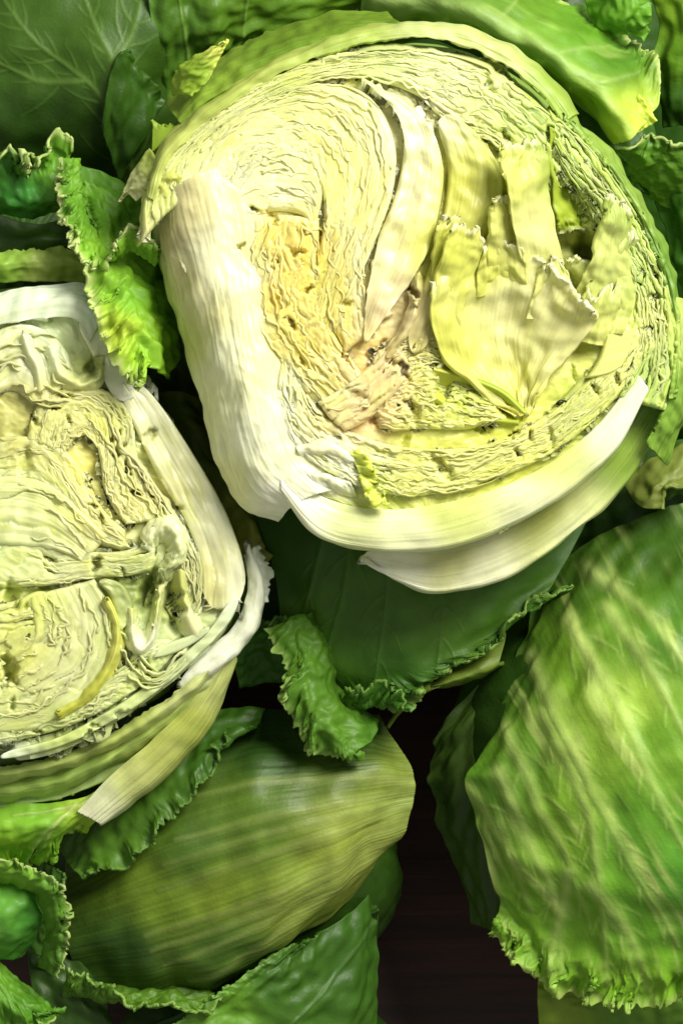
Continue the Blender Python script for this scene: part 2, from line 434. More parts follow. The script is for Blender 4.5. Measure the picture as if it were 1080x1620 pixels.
# ------------------------------------------------------------------ the table
def wood_mat():
    m, nt, N, L = new_mat('dark_wood')
    out = N.new('ShaderNodeOutputMaterial'); bs = N.new('ShaderNodeBsdfPrincipled')
    tc = N.new('ShaderNodeTexCoord'); mp = N.new('ShaderNodeMapping'); mp.inputs['Scale'].default_value = (6, 90, 6)
    L.new(tc.outputs['Object'], mp.inputs[0])
    n = N.new('ShaderNodeTexNoise'); n.inputs['Scale'].default_value = 2.0; n.inputs['Detail'].default_value = 8; n.inputs['Distortion'].default_value = .6
    L.new(mp.outputs[0], n.inputs['Vector'])
    cr = N.new('ShaderNodeValToRGB'); cr.color_ramp.elements[0].position = .3; cr.color_ramp.elements[0].color = (.016, .006, .004, 1)
    cr.color_ramp.elements[1].position = .75; cr.color_ramp.elements[1].color = (.075, .022, .010, 1)
    L.new(n.outputs['Fac'], cr.inputs[0]); L.new(cr.outputs[0], bs.inputs['Base Color'])
    bp = N.new('ShaderNodeBump'); bp.inputs['Strength'].default_value = .3; bp.inputs['Distance'].default_value = .0008
    L.new(n.outputs['Fac'], bp.inputs['Height']); L.new(bp.outputs[0], bs.inputs['Normal'])
    bs.inputs['Roughness'].default_value = .6
    L.new(bs.outputs[0], out.inputs[0])
    return m
V = np.array([(x, y, z) for z in (0, -.03) for (x, y) in ((-.6, -.6), (.6, -.6), (.6, .6), (-.6, .6))])
F = np.array([(0, 1, 2, 3), (7, 6, 5, 4), (0, 4, 5, 1), (1, 5, 6, 2), (2, 6, 7, 3), (3, 7, 4, 0)])
tb = make_mesh('table', V, F, np.ones((8, 3)) * .1, wood_mat(), None); tag(tb, kind='structure')
tb.data.polygons.foreach_set('use_smooth', np.zeros(6, bool))

def chord_rows(outline, n, inset=6):
    o = np.asarray(outline + outline[:1], float); v0, v1 = o[:, 1].min() + 34, o[:, 1].max() - 34
    rows = []
    for v in np.linspace(v0, v1, n):
        us = []
        for a, b in zip(o[:-1], o[1:]):
            if (a[1] - v) * (b[1] - v) <= 0 and a[1] != b[1]:
                us.append(a[0] + (b[0] - a[0]) * (v - a[1]) / (b[1] - a[1]))
        l, r = min(us) + inset, max(us) - inset
        if r - l < 10: l, r = (l + r) / 2 - 5, (l + r) / 2 + 5
        rows.append([(l + (r - l) * k, v) for k in (0, .25, .5, .75, 1)])
    return rows

def half_shell(parent, outline, z, depth, col, seed, mat):
    c = np.mean(np.array(outline), 0); rings = []
    for k, dz in ((.93, -50), (.96, -100), (.95, -.38 * depth), (.86, -.66 * depth), (.6, -.88 * depth), (.3, -.97 * depth), (.03, -depth)):
        r = [(c[0] + (a[0] - c[0]) * k, c[1] + (a[1] - c[1]) * k, dz) for a in outline]
        rings.append([(a, b, float(z(*c)) * (1 - k) + float(z(a, b)) * k + d) for a, b, d in r + r[:1]])
    return sheet('wrapper_leaf', parent, mat, rings, col, sp=5, thick=6, bump=10, bumpl=120, seed=seed)

EDGES = {101: 26, 102: 22, 103: 34, 104: 22, 105: 10, 106: 26, 107: 12, 108: 36, 109: 30, 116: 10}
# ================================================================== A: the large cut half
A = thing('halved_lettuce', 'largest cut iceberg lettuce half, white stem on one side, torn leaf pocket on the other', 'lettuce', 640, 480)
def zA(u, v):
    r2 = ((u - 640) / 430.0) ** 2 + ((v - 460) / 420.0) ** 2
    return 150 + 26 * (1 - min(r2, 1.6)) + 0.05 * (460 - v)
HA = [(235, 300, 205, 210, 120), (300, 200, 214, 218, 128), (450, 110, 202, 212, 112), (600, 70, 198, 210, 128), (700, 60, 220, 224, 168),
      (800, 110, 200, 206, 126), (850, 170, 165, 188, 80), (950, 260, 150, 178, 72), (1020, 380, 165, 188, 84), (1060, 520, 165, 192, 82),
      (285, 420, 226, 216, 168), (310, 560, 232, 230, 188), (350, 300, 246, 241, 202), (385, 450, 247, 244, 204), (400, 650, 246, 246, 220),
      (420, 750, 248, 247, 226), (430, 230, 243, 238, 180), (520, 170, 236, 231, 160), (450, 300, 246, 242, 194), (540, 280, 240, 232, 146),
      (450, 380, 238, 208, 70), (430, 470, 238, 208, 72), (500, 450, 238, 218, 100), (480, 540, 238, 214, 84), (460, 425, 238, 206, 68), (450, 520, 238, 210, 76), (560, 600, 234, 203, 140),
      (570, 640, 230, 190, 148), (520, 620, 236, 221, 128), (650, 200, 234, 229, 188), (660, 300, 232, 225, 178), (600, 420, 238, 230, 174),
      (625, 480, 222, 203, 160), (720, 300, 212, 209, 88), (700, 400, 216, 216, 92), (800, 300, 222, 222, 120), (850, 350, 232, 227, 158),
      (760, 450, 224, 224, 108), (800, 520, 236, 230, 162), (850, 560, 236, 231, 158), (820, 640, 232, 227, 118), (740, 630, 190, 198, 74),
      (900, 300, 168, 186, 70), (970, 400, 212, 217, 128), (980, 550, 222, 222, 128), (900, 640, 200, 208, 98), (800, 710, 222, 222, 108),
      (650, 740, 229, 227, 128), (700, 690, 227, 225, 128), (550, 740, 246, 244, 212), (600, 790, 214, 220, 112)]
HA += [(400, 420, 243, 235, 172), (332, 420, 250, 248, 222), (412, 520, 243, 236, 172), (440, 620, 245, 242, 200), (352, 540, 248, 247, 218)]
cA = field(HA, wash=.08)
PITS['A'] = [(805, 540, 95, 46), (862, 385, 95, 60), (765, 470, 60, 26), (928, 398, 26, 95), (768, 312, 26, 70), (905, 468, 20, 45), (700, 615, 16, 18), (403, 331, 5, 26), (379, 391, 5, 30), (545, 566, 6, 30),
             (603, 545, 6, 20), (655, 462, 7, 40), (812, 688, 6, 30), (838, 690, 5, 26), (818, 716, 5, 28), (870, 692, 9, 14), (432, 345, 9, 18),
             (470, 400, 7, 22), (487, 458, 6, 24), (462, 512, 6, 24), (545, 480, 6, 16), (478, 570, 6, 20), (565, 625, 10, 14), (640, 588, 9, 26),
             (655, 655, 10, 26), (625, 575, 7, 18), (590, 665, 6, 18), (700, 740, 14, 16), (1012, 440, 7, 36), (1034, 470, 7, 34), (1024, 520, 5, 26),
             (975, 690, 5, 16), (720, 210, 10, 24), (800, 215, 7, 26), (870, 215, 9, 26), (770, 130, 10, 18), (648, 640, 8, 20), (905, 590, 7, 20),
             (975, 600, 6, 20), (940, 615, 6, 22), (640, 700, 8, 18), (760, 680, 7, 16), (530, 690, 6, 16)]
outA = [(232, 330), (250, 250), (320, 175), (420, 115), (540, 75), (680, 62), (800, 105), (890, 180), (980, 290), (1040, 410), (1062, 540), (1040, 640),
        (960, 740), (840, 820), (700, 860), (580, 850), (490, 810), (400, 790), (345, 690), (310, 590), (272, 470), (240, 400)]
half_shell(A, outA, zA, 470, flat(150, 178, 92), 11, M_PALE)
heart = sheet('heart', A, M_FLESH, chord_rows(outA, 13, 40), cA, z=lambda u, v: zA(u, v) - 16, sp=2.0, thick=30, crumple=9, cruml=30, bump=6, bumpl=70,
              pits='A', seed=3, label='crumpled yellow heart of the cut lettuce')

def up(gs, k=1.9):
    return [[(a[0], a[1], (a[2] if len(a) > 2 else 0) * k - 4) for a in g] for g in gs]

def pa(name, guides, seed, **k):
    k.setdefault('sp', 1.7); k.setdefault('thick', 14); k.setdefault('mat', M_FLESH); k.setdefault('col', cA); k.setdefault('pits', 'A')
    mat = k.pop('mat'); col = k.pop('col'); zf = k.pop('z', zA)
    if name == 'torn_leaf':
        guides = up(guides); k['rag'] = k.get('rag', 6) * 1.6; k.setdefault('teeth', 10); k['bump'] = k.get('bump', 4) * 1.2; k['fibre'] = -.6; k['fcon'] = .06; k.setdefault('edgecol', (248, 245, 206)); k.setdefault('edgew', .07); k.setdefault('frill', 6); k.setdefault('frl', 30)
    if name == 'folded_layers':
        leaf_edges(A, guides, col, zf, int(EDGES.get(seed, k['pleat']['n'] * 3)), seed, M_PALE, 'A')
    return sheet(name, A, mat, guides, col, z=zf, seed=seed, **k)

# layers folded along the top
pa('folded_layers', [[(222, 385), (226, 320), (250, 262), (300, 212), (380, 150), (470, 105), (560, 82), (660, 78), (760, 102), (840, 152), (893, 205)],
                     [(262, 340), (268, 285), (290, 240), (345, 190), (425, 140), (510, 112), (600, 102), (690, 118), (765, 150), (825, 190), (865, 230)],
                     [(296, 320), (298, 270), (330, 218), (400, 168), (480, 136), (560, 124), (640, 142), (705, 180), (755, 205), (800, 235), (835, 262)]],
   101, pleat=dict(n=8, amp=9, wig=.8, gap=.17, open=.1), crumple=3.5, edge=14, drop=12, kind='stuff')
# crumpled top right
pa('folded_layers', [[(690, 105), (760, 112), (830, 150), (885, 200), (925, 270)], [(665, 140), (735, 165), (800, 200), (850, 240), (890, 300)],
                     [(668, 160), (720, 205), (775, 225), (815, 262), (850, 315)]], 102, pleat=dict(n=4, amp=13, wig=1.3, gap=.2, l1=60, l2=26, open=.3), crumple=8, cruml=20,
   edge=10, drop=14, kind='stuff')
# layers down the far side
pa('folded_layers', [[(868, 172), (930, 232), (992, 318), (1040, 408), (1064, 500), (1066, 580), (1048, 650)], [(872, 215), (930, 285), (985, 365), (1022, 450), (1036, 520), (1030, 580), (1010, 640)],
                     [(885, 262), (925, 330), (968, 400), (1000, 465), (1010, 520), (1000, 575), (975, 630)]], 103,
   pleat=dict(n=7, amp=16, wig=1.0, gap=.18, open=.3, l2=30), crumple=7, edge=10, drop=12, kind='stuff', col=field([(900, 220, 170, 192, 88), (980, 330, 168, 192, 90), (1040, 440, 172, 196, 96), (1000, 500, 206, 212, 128), (1050, 600, 168, 194, 92)]))
# top-left lobe, wrapped round the core
pa('folded_layers', [[(280, 330), (284, 270), (320, 215), (385, 165), (460, 136), (540, 134), (598, 168), (626, 235), (620, 310), (592, 390), (560, 455), (535, 520)],
                     [(330, 320), (335, 275), (365, 230), (415, 195), (470, 180), (525, 192), (562, 235), (572, 290), (562, 350), (540, 420), (520, 480), (508, 540)],
                     [(380, 325), (385, 298), (412, 265), (450, 250), (486, 262), (508, 300), (512, 345), (506, 390), (495, 435), (484, 480), (478, 540)]],
   104, pleat=dict(n=9, amp=8, wig=1.0, gap=.17, l1=90, l2=30), crumple=4, cruml=22, edge=12, drop=10, kind='stuff')
pa('folded_layers', [[(335, 265), (380, 225), (440, 205), (500, 225), (520, 270)], [(330, 320), (390, 300), (440, 290), (490, 300), (505, 340)], [(345, 350), (395, 345), (440, 335), (480, 345), (490, 370)]],
   105, pleat=dict(n=5, amp=6, wig=1.2, gap=.18, l1=60, l2=24), crumple=3, edge=20, drop=16, kind='stuff')
# yellow crumpled heart
pa('folded_layers', [[(400, 345), (390, 420), (400, 500), (440, 570), (490, 630), (530, 670)], [(450, 340), (445, 420), (455, 490), (485, 550), (520, 600), (560, 640)],
                     [(505, 345), (505, 420), (510, 480), (530, 530), (560, 575), (590, 610)]], 106, pleat=dict(n=6, amp=10, wig=1.3, gap=.2, l1=70, l2=30, open=.1), crumple=6, cruml=20,
   edge=14, drop=12, kind='stuff')
pa('folded_layers', [[(510, 350), (512, 430), (520, 500), (545, 560)], [(545, 350), (548, 420), (555, 480), (570, 540)], [(578, 360), (575, 420), (578, 480), (590, 530)]],
   107, pleat=dict(n=4, amp=8, wig=1.0, gap=.2, l1=80, l2=30), crumple=5, cruml=20, edge=10, drop=10, kind='stuff')
# lower layers
pa('folded_layers', [[(455, 545), (480, 610), (525, 665), (600, 700), (690, 712), (780, 700), (860, 660), (925, 605), (975, 540), (1000, 470)],
                     [(440, 590), (468, 665), (530, 715), (610, 742), (700, 748), (790, 728), (870, 688), (940, 630), (992, 565), (1018, 505)],
                     [(430, 640), (470, 715), (545, 762), (630, 786), (720, 778), (810, 750), (890, 708), (955, 652), (1008, 590), (1032, 530)]],
   108, pleat=dict(n=7, amp=11, wig=1.2, gap=.2, l1=70, l2=26, open=.15), crumple=8, cruml=20, edge=12, drop=14, kind='stuff')
pa('folded_layers', [[(590, 560), (640, 530), (680, 500)], [(580, 620), (640, 600), (700, 590), (760, 610)], [(600, 680), (670, 680), (740, 680), (810, 665)]],
   109, pleat=dict(n=6, amp=11, wig=1.6, gap=.2, l1=50, l2=20, open=.2), crumple=9, cruml=18, edge=12, drop=12, kind='stuff')
# white stem
pa('stem', [[(236, 345, -84), (254, 420, -86), (280, 510, -90), (305, 600, -90), (331, 690, -90), (356, 762, -88), (386, 806, -84), (440, 826, -80)],
            [(252, 322, -30), (268, 402, -32), (293, 492, -36), (317, 582, -40), (341, 672, -46), (362, 748, -46), (392, 798, -46), (446, 820, -44)],
            [(276, 296, 2), (294, 372, 2), (317, 462, -2), (338, 552, -8), (356, 640, -12), (378, 722, -12), (406, 780, -16), (456, 806, -18)],
            [(312, 276, 10), (330, 350, 12), (348, 438, 10), (366, 535, 8), (384, 618, 8), (402, 696, 8), (428, 752, 6), (476, 792, 0)],
            [(345, 264, 2), (368, 330, 6), (382, 420, 6), (396, 520, 6), (416, 600, 6), (440, 680, 6), (466, 736, 4), (506, 780, 0)],
            [(388, 262, -14), (416, 320, -12), (428, 400, -12), (434, 480, -12), (458, 565, -14), (492, 650, -14), (520, 712, -14), (556, 770, -16)]], 110, mat=M_RIB, sp=2.0, thick=20, bump=5, bumpl=90, fibre=.7, fcon=.05, crumple=7, cruml=44,
   col=field([(262, 372, 196, 184, 132), (285, 440, 204, 196, 132), (300, 540, 206, 204, 132), (330, 640, 230, 230, 184), (290, 330, 222, 212, 160), (325, 400, 242, 238, 204), (350, 440, 247, 244, 210), (418, 400, 240, 230, 158), (360, 560, 243, 241, 206), (440, 540, 240, 233, 166), (400, 690, 244, 243, 214), (490, 680, 240, 238, 186), (430, 780, 246, 245, 220), (372, 770, 226, 226, 176)]))
# central rib and its yellow neighbour
pa('leaf_rib', [[(545, 122), (612, 175), (636, 240), (622, 315), (590, 390), (563, 460), (550, 530)], [(572, 122), (645, 180), (668, 250), (655, 330), (628, 410), (598, 480), (576, 545)],
                [(598, 125), (682, 190), (702, 268), (692, 350), (668, 430), (636, 505), (606, 560)]], 113, mat=M_RIB, fibre=.7, taper=190, thick=26, edge=9, drop=13, bump=6, bumpl=50, pits=None, z=lambda u, v: zA(u, v) + 8)
pa('leaf_rib', [[(672, 165), (706, 250), (702, 330), (682, 410), (655, 490), (630, 560)], [(724, 185), (758, 262), (752, 330), (724, 400), (694, 480), (662, 560)], [(766, 212, -8), (798, 285, -14), (782, 350, -16), (748, 410, -12), (716, 465, -8), (690, 530, -8)]],
   114, mat=M_PALE, fibre=.8, fcon=.06, taper=70, thick=16, edge=10, drop=12, bump=6, bumpl=50, pits=None, z=lambda u, v: zA(u, v) + 6)
# pale sheets by the pink core
pa('folded_layers', [[(622, 540), (580, 582), (535, 616), (500, 636)], [(640, 560), (598, 604), (556, 640), (520, 662)], [(652, 588), (618, 632), (580, 666), (545, 684)]], 116, pleat=dict(n=5, amp=9, wig=.6, gap=.17, l1=80, l2=34, open=.2), crumple=5, cruml=24, edge=8, drop=10, kind='stuff',
   z=lambda u, v: zA(u, v) + 5, col=field([(610, 560, 226, 196, 150), (540, 625, 240, 224, 160), (570, 640, 230, 196, 150), (600, 650, 228, 206, 140)]))
pa('leaf_layer', [[(650, 430, 0), (640, 500, 0), (600, 560, 0)], [(662, 432, 16), (652, 505, 14), (612, 566, 10)], [(676, 434, -8), (664, 508, -10), (624, 572, -10)]], 119, mat=M_PALE, taper=50, thick=6, bump=3, bumpl=30, fibre=.6)
# torn pocket on the far side
zt = lambda u, v: zA(u, v) - 8
pa('torn_leaf', [[(820, 658, 4), (824, 657, 4), (828, 656, 4)], [(760, 618, 6), (810, 600, -12), (860, 605, 8)], [(700, 560, 14), (790, 530, -14), (900, 560, 12)], [(682, 500, 22), (790, 455, -4), (938, 515, 24)],
                 [(690, 440, 26), (740, 412, 10), (800, 398, 8), (860, 420, 16), (945, 490, 34)]], 120, mat=M_PALE, col=field([(800, 480, 240, 234, 182), (880, 540, 242, 236, 176), (820, 640, 236, 230, 140), (700, 540, 228, 226, 116), (760, 430, 232, 228, 136)]), z=zt, thick=8, rag=16, ragw=16, bump=7, bumpl=60, fibre=.4, pits=None, sp=2.0)
pa('torn_leaf', [[(700, 540, 0), (720, 560, 2)], [(688, 470, 18), (735, 480, 8)], [(700, 400, 30), (758, 415, 14)], [(722, 345, 34), (768, 365, 22)]], 121, mat=M_PALE, z=zt, thick=8, rag=16, ragw=12, bump=5, bumpl=40, pits=None)
pa('torn_leaf', [[(770, 470, -6), (815, 470, -6)], [(772, 400, 14), (830, 410, 0)], [(776, 350, 26), (822, 350, 6)], [(782, 315, 34), (812, 312, 20)]], 122, mat=M_PALE, z=zt, thick=8, rag=14, ragw=10, bump=5, bumpl=40, pits=None)
pa('torn_leaf', [[(850, 470, -8), (900, 470, -10)], [(820, 400, 14), (892, 420, -4)], [(806, 320, 34), (872, 330, 4)], [(796, 262, 40), (868, 262, 8)], [(796, 222, 36), (850, 215, 14)]], 123, mat=M_PALE, z=zt, thick=9, rag=14, ragw=12, bump=6, bumpl=50, fibre=.4, pits=None)
pa('torn_leaf', [[(742, 330, -22), (790, 370, -26)], [(738, 280, -6), (800, 310, -20)], [(730, 235, 6), (790, 235, -4)]], 124, mat=M_PALE, z=zt, thick=8, bump=5, bumpl=40, pits=None, col=flat(186, 194, 70))
pa('torn_leaf', [[(868, 200, 6), (900, 215, 0)], [(872, 270, 2), (918, 290, -14)], [(880, 330, -2), (922, 345, -20)], [(886, 372, -10), (936, 362, -18)]], 125, mat=M_PALE, z=zt, thick=8, rag=12, ragw=10, bump=5, bumpl=40, pits=None, col=flat(172, 190, 66))
pa('torn_leaf', [[(898, 480, -2), (940, 520, 4), (985, 530, 10)], [(925, 430, 14), (962, 450, 10), (1004, 470, 6)], [(950, 370, 26), (975, 385, 16), (1000, 400, 4)], [(965, 308, 34), (980, 312, 24), (990, 330, 12)]], 126, mat=M_PALE, z=zt, thick=9, rag=14, ragw=12, bump=6, bumpl=40, pits=None)
pa('torn_leaf', [[(880, 440, -12), (920, 490, -10)], [(892, 420, 6), (945, 470, 2)], [(905, 400, 12), (950, 440, 10)]], 127, mat=M_PALE, z=zt, thick=8, rag=12, ragw=8, pits=None)
for sd, gs in ((150, [[(832, 505, 0), (908, 505, 0)], [(846, 455, 8), (905, 458, 4)], [(862, 405, 16), (890, 412, 10)]]),
               (151, [[(752, 470, 0), (790, 465, -4), (835, 470, 0)], [(756, 430, 10), (795, 420, 4), (832, 432, 8)], [(764, 385, 18), (796, 380, 12), (824, 392, 16)]]),
               (152, [[(690, 500, 4), (730, 500, -2)], [(684, 440, 14), (722, 440, 6)], [(690, 380, 20), (722, 386, 12)], [(704, 335, 22), (728, 345, 16)]]),
               (153, [[(905, 540, 2), (960, 548, 6)], [(915, 495, 10), (975, 498, 10)], [(935, 440, 18), (985, 450, 14)]]),
               (154, [[(985, 560, 4), (1012, 560, 4)], [(978, 480, 8), (1012, 490, 4)], [(975, 410, 12), (1006, 420, 4)], [(985, 350, 14), (1004, 360, 6)]])):
    pa('torn_leaf', gs, sd, mat=M_PALE, z=zt, thick=7, rag=18, ragw=14, teeth=14, bump=4, bumpl=30, pits=None)
pa('hollow_leaf', [[(685, 585, 10), (735, 598, 6), (790, 620, 4), (830, 655, 8)], [(690, 612, -16), (740, 628, -22), (785, 640, -18), (822, 660, -2)], [(685, 625, 6), (730, 655, 4), (780, 664, 6), (820, 668, 8)]], 128, mat=M_PALE, z=zt, thick=8, pits=None, col=field([(700, 600, 214, 216, 92), (760, 625, 166, 184, 52), (740, 655, 214, 216, 96)]))
pa('leaf_layer', [[(965, 540), (925, 590), (880, 640), (840, 672)], [(990, 545), (950, 600), (900, 652), (850, 684)]], 129, mat=M_PALE, z=zt, thick=10, crumple=3, pleat=dict(n=2, amp=7, wig=.6, gap=.2), pits='A', edge=5, drop=8, kind=None)
pa('leaf_rib', [[(958, 530), (975, 515), (995, 512), (1002, 530)], [(945, 570), (965, 565), (985, 560), (998, 552)], [(925, 600), (945, 598), (965, 592), (985, 580)]], 130, mat=M_RIB, thick=14, edge=10, drop=14, z=lambda u, v: zA(u, v) + 6, fibre=.5, pits=None)
# white lump with a hollow, and the curled frill beside it
pa('white_fold', [[(462, 692, -12), (520, 688, -8), (568, 710, -10)], [(470, 712, 5), (520, 714, 9), (562, 732, 5)], [(478, 734, -12), (520, 738, -22), (552, 748, -18)], [(488, 752, 3), (525, 758, 5), (556, 768, 1)], [(500, 778, -12), (535, 784, -12), (566, 788, -14)]], 131, mat=M_RIB, thick=12, bump=4, bumpl=30, fibre=.3)
pa('curled_frill', [[(552, 715), (566, 745), (575, 775), (590, 800)], [(580, 720), (592, 745), (600, 770), (612, 792)]], 132, thick=8, frill=10, frw=.9, frl=18, frill0=9, z=lambda u, v: zA(u, v) + 10, col=flat(206, 214, 96))
# the thick ribs of the two outer leaves, cut through
pa('outer_leaf', [[(455, 752, -6), (520, 790, -8), (600, 806, -8), (700, 796, -8), (800, 768, -8), (890, 718, -8), (960, 654, -6), (1005, 590, -4)],
                  [(446, 756, 2), (508, 812, 2), (588, 832, 2), (695, 824, 2), (800, 792, 2), (892, 740, 4), (968, 672, 6), (1014, 600, 8)],
                  [(444, 768, 4), (505, 836, 4), (588, 858, 2), (698, 854, 2), (800, 822, 2), (892, 770, 4), (974, 696, 6), (1022, 610, 8)],
                  [(445, 780, -4), (506, 850, -6), (590, 872, -8), (700, 868, -8), (800, 836, -8), (890, 784, -8), (974, 708, -6), (1025, 618, 0)],
                  [(446, 782, -60), (506, 851, -70), (590, 872, -74), (700, 868, -80), (800, 836, -80), (890, 784, -74), (972, 708, -70), (1020, 622, -60)]], 140, mat=M_RIB, sp=2.0, thick=10,
   bump=3, bumpl=90, fibre=.5, fcon=.035, z=zA, pits=None, col=field([(480, 800, 242, 241, 214), (650, 850, 232, 232, 190), (850, 790, 232, 232, 190), (980, 660, 242, 242, 216), (700, 800, 206, 212, 124), (860, 726, 206, 212, 124), (560, 800, 220, 224, 160)]))
zo = lambda u, v: zA(u, v) - 62
pa('outer_leaf', [[(600, 860, 0), (690, 868, 0), (790, 840, 0), (880, 790, 0), (960, 718, 0), (1020, 632, 4), (1052, 556, 8)],
                  [(572, 880, 4), (600, 880, 2), (690, 896, -4), (790, 868, -6), (885, 812, -6), (970, 732, -2), (1034, 636, 6), (1064, 545, 12)],
                  [(568, 886, 8), (610, 904, 4), (694, 924, -6), (795, 898, -8), (894, 838, -8), (986, 746, -4), (1048, 638, 4), (1076, 540, 10)],
                  [(578, 890, 0), (640, 926, -8), (700, 938, -12), (800, 914, -16), (900, 850, -14), (994, 756, -10), (1056, 640, -2), (1080, 540, 6)],
                  [(586, 890, -40), (640, 926, -80), (700, 936, -90), (800, 912, -94), (900, 848, -90), (990, 756, -80), (1050, 640, -70), (1074, 540, -60)]], 141, mat=M_RIB, sp=2.0, thick=9,
   bump=4, bumpl=90, fibre=.5, fcon=.04, z=zo, pits=None, rag=0, col=field([(620, 905, 242, 240, 212), (760, 910, 236, 234, 198), (900, 843, 224, 226, 170), (720, 880, 204, 202, 140), (860, 810, 172, 176, 90), (1000, 700, 140, 166, 66), (1040, 660, 120, 158, 58), (1070, 560, 190, 206, 116)], soft=20))
# rim of the far side and the smooth outer band across the top
pa('outer_leaf', [[(246, 318, -2), (266, 258, 0), (320, 200, 2), (400, 142, 2), (490, 96, 2), (580, 68, 2), (660, 60, 4), (730, 72, 4), (800, 104, 2), (855, 148, 0), (892, 195, -4)],
                  [(234, 312, -4), (252, 250, -2), (306, 188, 0), (388, 128, 0), (480, 80, -2), (580, 46, -6), (660, 38, -6), (735, 48, -6), (806, 80, -8), (866, 128, -10), (908, 182, -12)],
                  [(226, 310, -50), (244, 246, -50), (298, 182, -50), (380, 122, -50), (474, 74, -50), (578, 40, -54), (662, 32, -56), (740, 42, -56), (812, 74, -58), (874, 122, -60), (918, 178, -62)]], 142, mat=M_PALE, thick=7, fibre=.8, bump=5, bumpl=60, rag0=6, ragw=70, fcon=.1, pits=None, z=lambda u, v: zA(u, v) + 2, col=field([(240, 280, 196, 204, 116), (400, 130, 190, 202, 108), (560, 60, 178, 196, 100), (680, 45, 208, 216, 150), (780, 75, 204, 212, 140), (880, 150, 160, 184, 86)]))
pa('outer_leaf', [[(884, 180, 0), (950, 250, 0), (1012, 345, 0), (1052, 440, 0), (1070, 540, 0), (1062, 630, -4)], [(893, 179, -8), (958, 248, -8), (1020, 342, -8), (1059, 438, -8), (1076, 540, -6), (1069, 630, -8)],
                  [(902, 178, -60), (970, 246, -64), (1032, 340, -66), (1069, 436, -64), (1084, 540, -60), (1078, 630, -50)]], 143, mat=M_PALE, thick=6, bump=7, bumpl=40, rag0=5, ragw=50, pits=None, fibre=.9, fcon=.12, frill0=4, frl=40,
   col=field([(920, 220, 150, 178, 84), (1000, 300, 146, 176, 82), (1060, 440, 120, 158, 66), (1080, 540, 190, 208, 112), (1060, 620, 150, 185, 80)]))
pa('outer_leaf', [[(1040, 470, 4), (1060, 560, 4), (1052, 640, 0), (1020, 700, -20)], [(1068, 470, 0), (1082, 560, 0), (1074, 640, -4), (1040, 720, -30)], [(1090, 480, -50), (1100, 560, -56), (1092, 640, -60), (1052, 736, -80)]], 144, mat=M_PALE, thick=7, pits=None, fibre=.9, fcon=.12, bump=5, bumpl=40, rag0=8,
   z=lambda u, v: zA(u, v) - 14, col=field([(1070, 500, 200, 214, 122), (1060, 620, 140, 180, 70)]))
# outer leaf bits at the top left
pa('outer_leaf', [[(640, 46, -20), (560, 62, -20), (480, 88, -20), (400, 118, -20), (330, 158, -24), (285, 195, -30)], [(625, 30, -44), (540, 42, -44), (460, 62, -44), (385, 94, -44), (315, 138, -48), (272, 178, -54)],
                  [(612, 18, -110), (530, 22, -110), (450, 40, -110), (372, 72, -110), (300, 120, -110), (262, 165, -110)]], 145, mat=M_LEAF, thick=6, bump=6, bumpl=50, fibre=.6, pits=None, rag=14, ragw=20, col=field([(600, 30, 104, 138, 56), (450, 70, 100, 134, 54), (320, 140, 130, 162, 80)]))
pa('curled_leaf', [[(300, 150, -6), (330, 125, -8), (362, 62, -10)], [(282, 150, -30), (305, 110, 4), (352, 70, 6)], [(270, 150, -50), (272, 120, -30), (300, 92, -20), (340, 72, -24)]], 146, mat=M_LEAF, thick=5, bump=4, bumpl=22, pits=None, col=field([(360, 70, 205, 216, 150), (280, 130, 150, 180, 84), (300, 110, 126, 162, 66)]), rag=6)
pa('curled_leaf', [[(262, 268, -10), (240, 300, -30), (214, 318, -44)], [(248, 250, -14), (222, 282, -26), (200, 306, -46)], [(236, 234, -40), (210, 270, -44), (188, 320, -56)]], 147, mat=M_PALE, thick=6, bump=3, bumpl=22, pits=None, col=field([(200, 300, 222, 222, 168), (250, 250, 176, 192, 92)]))
pa('curled_leaf', [[(290, 280, 4), (262, 320, -6), (240, 360, -20)], [(268, 270, 2), (244, 310, 0), (232, 352, -20)], [(244, 270, -30), (226, 310, -24), (218, 392, -40)]], 148, mat=M_PALE, thick=6, bump=4, bumpl=24, pits=None, col=flat(214, 216, 120))
pa('curled_leaf', [[(300, 200, -30), (262, 222, -36), (240, 240, -40)], [(296, 188, -60), (258, 196, -50), (242, 190, -54)]], 149, mat=M_LEAF, thick=5, frill=6, frl=14, rag=8, ragw=8, pits=None, col=flat(130, 160, 70))

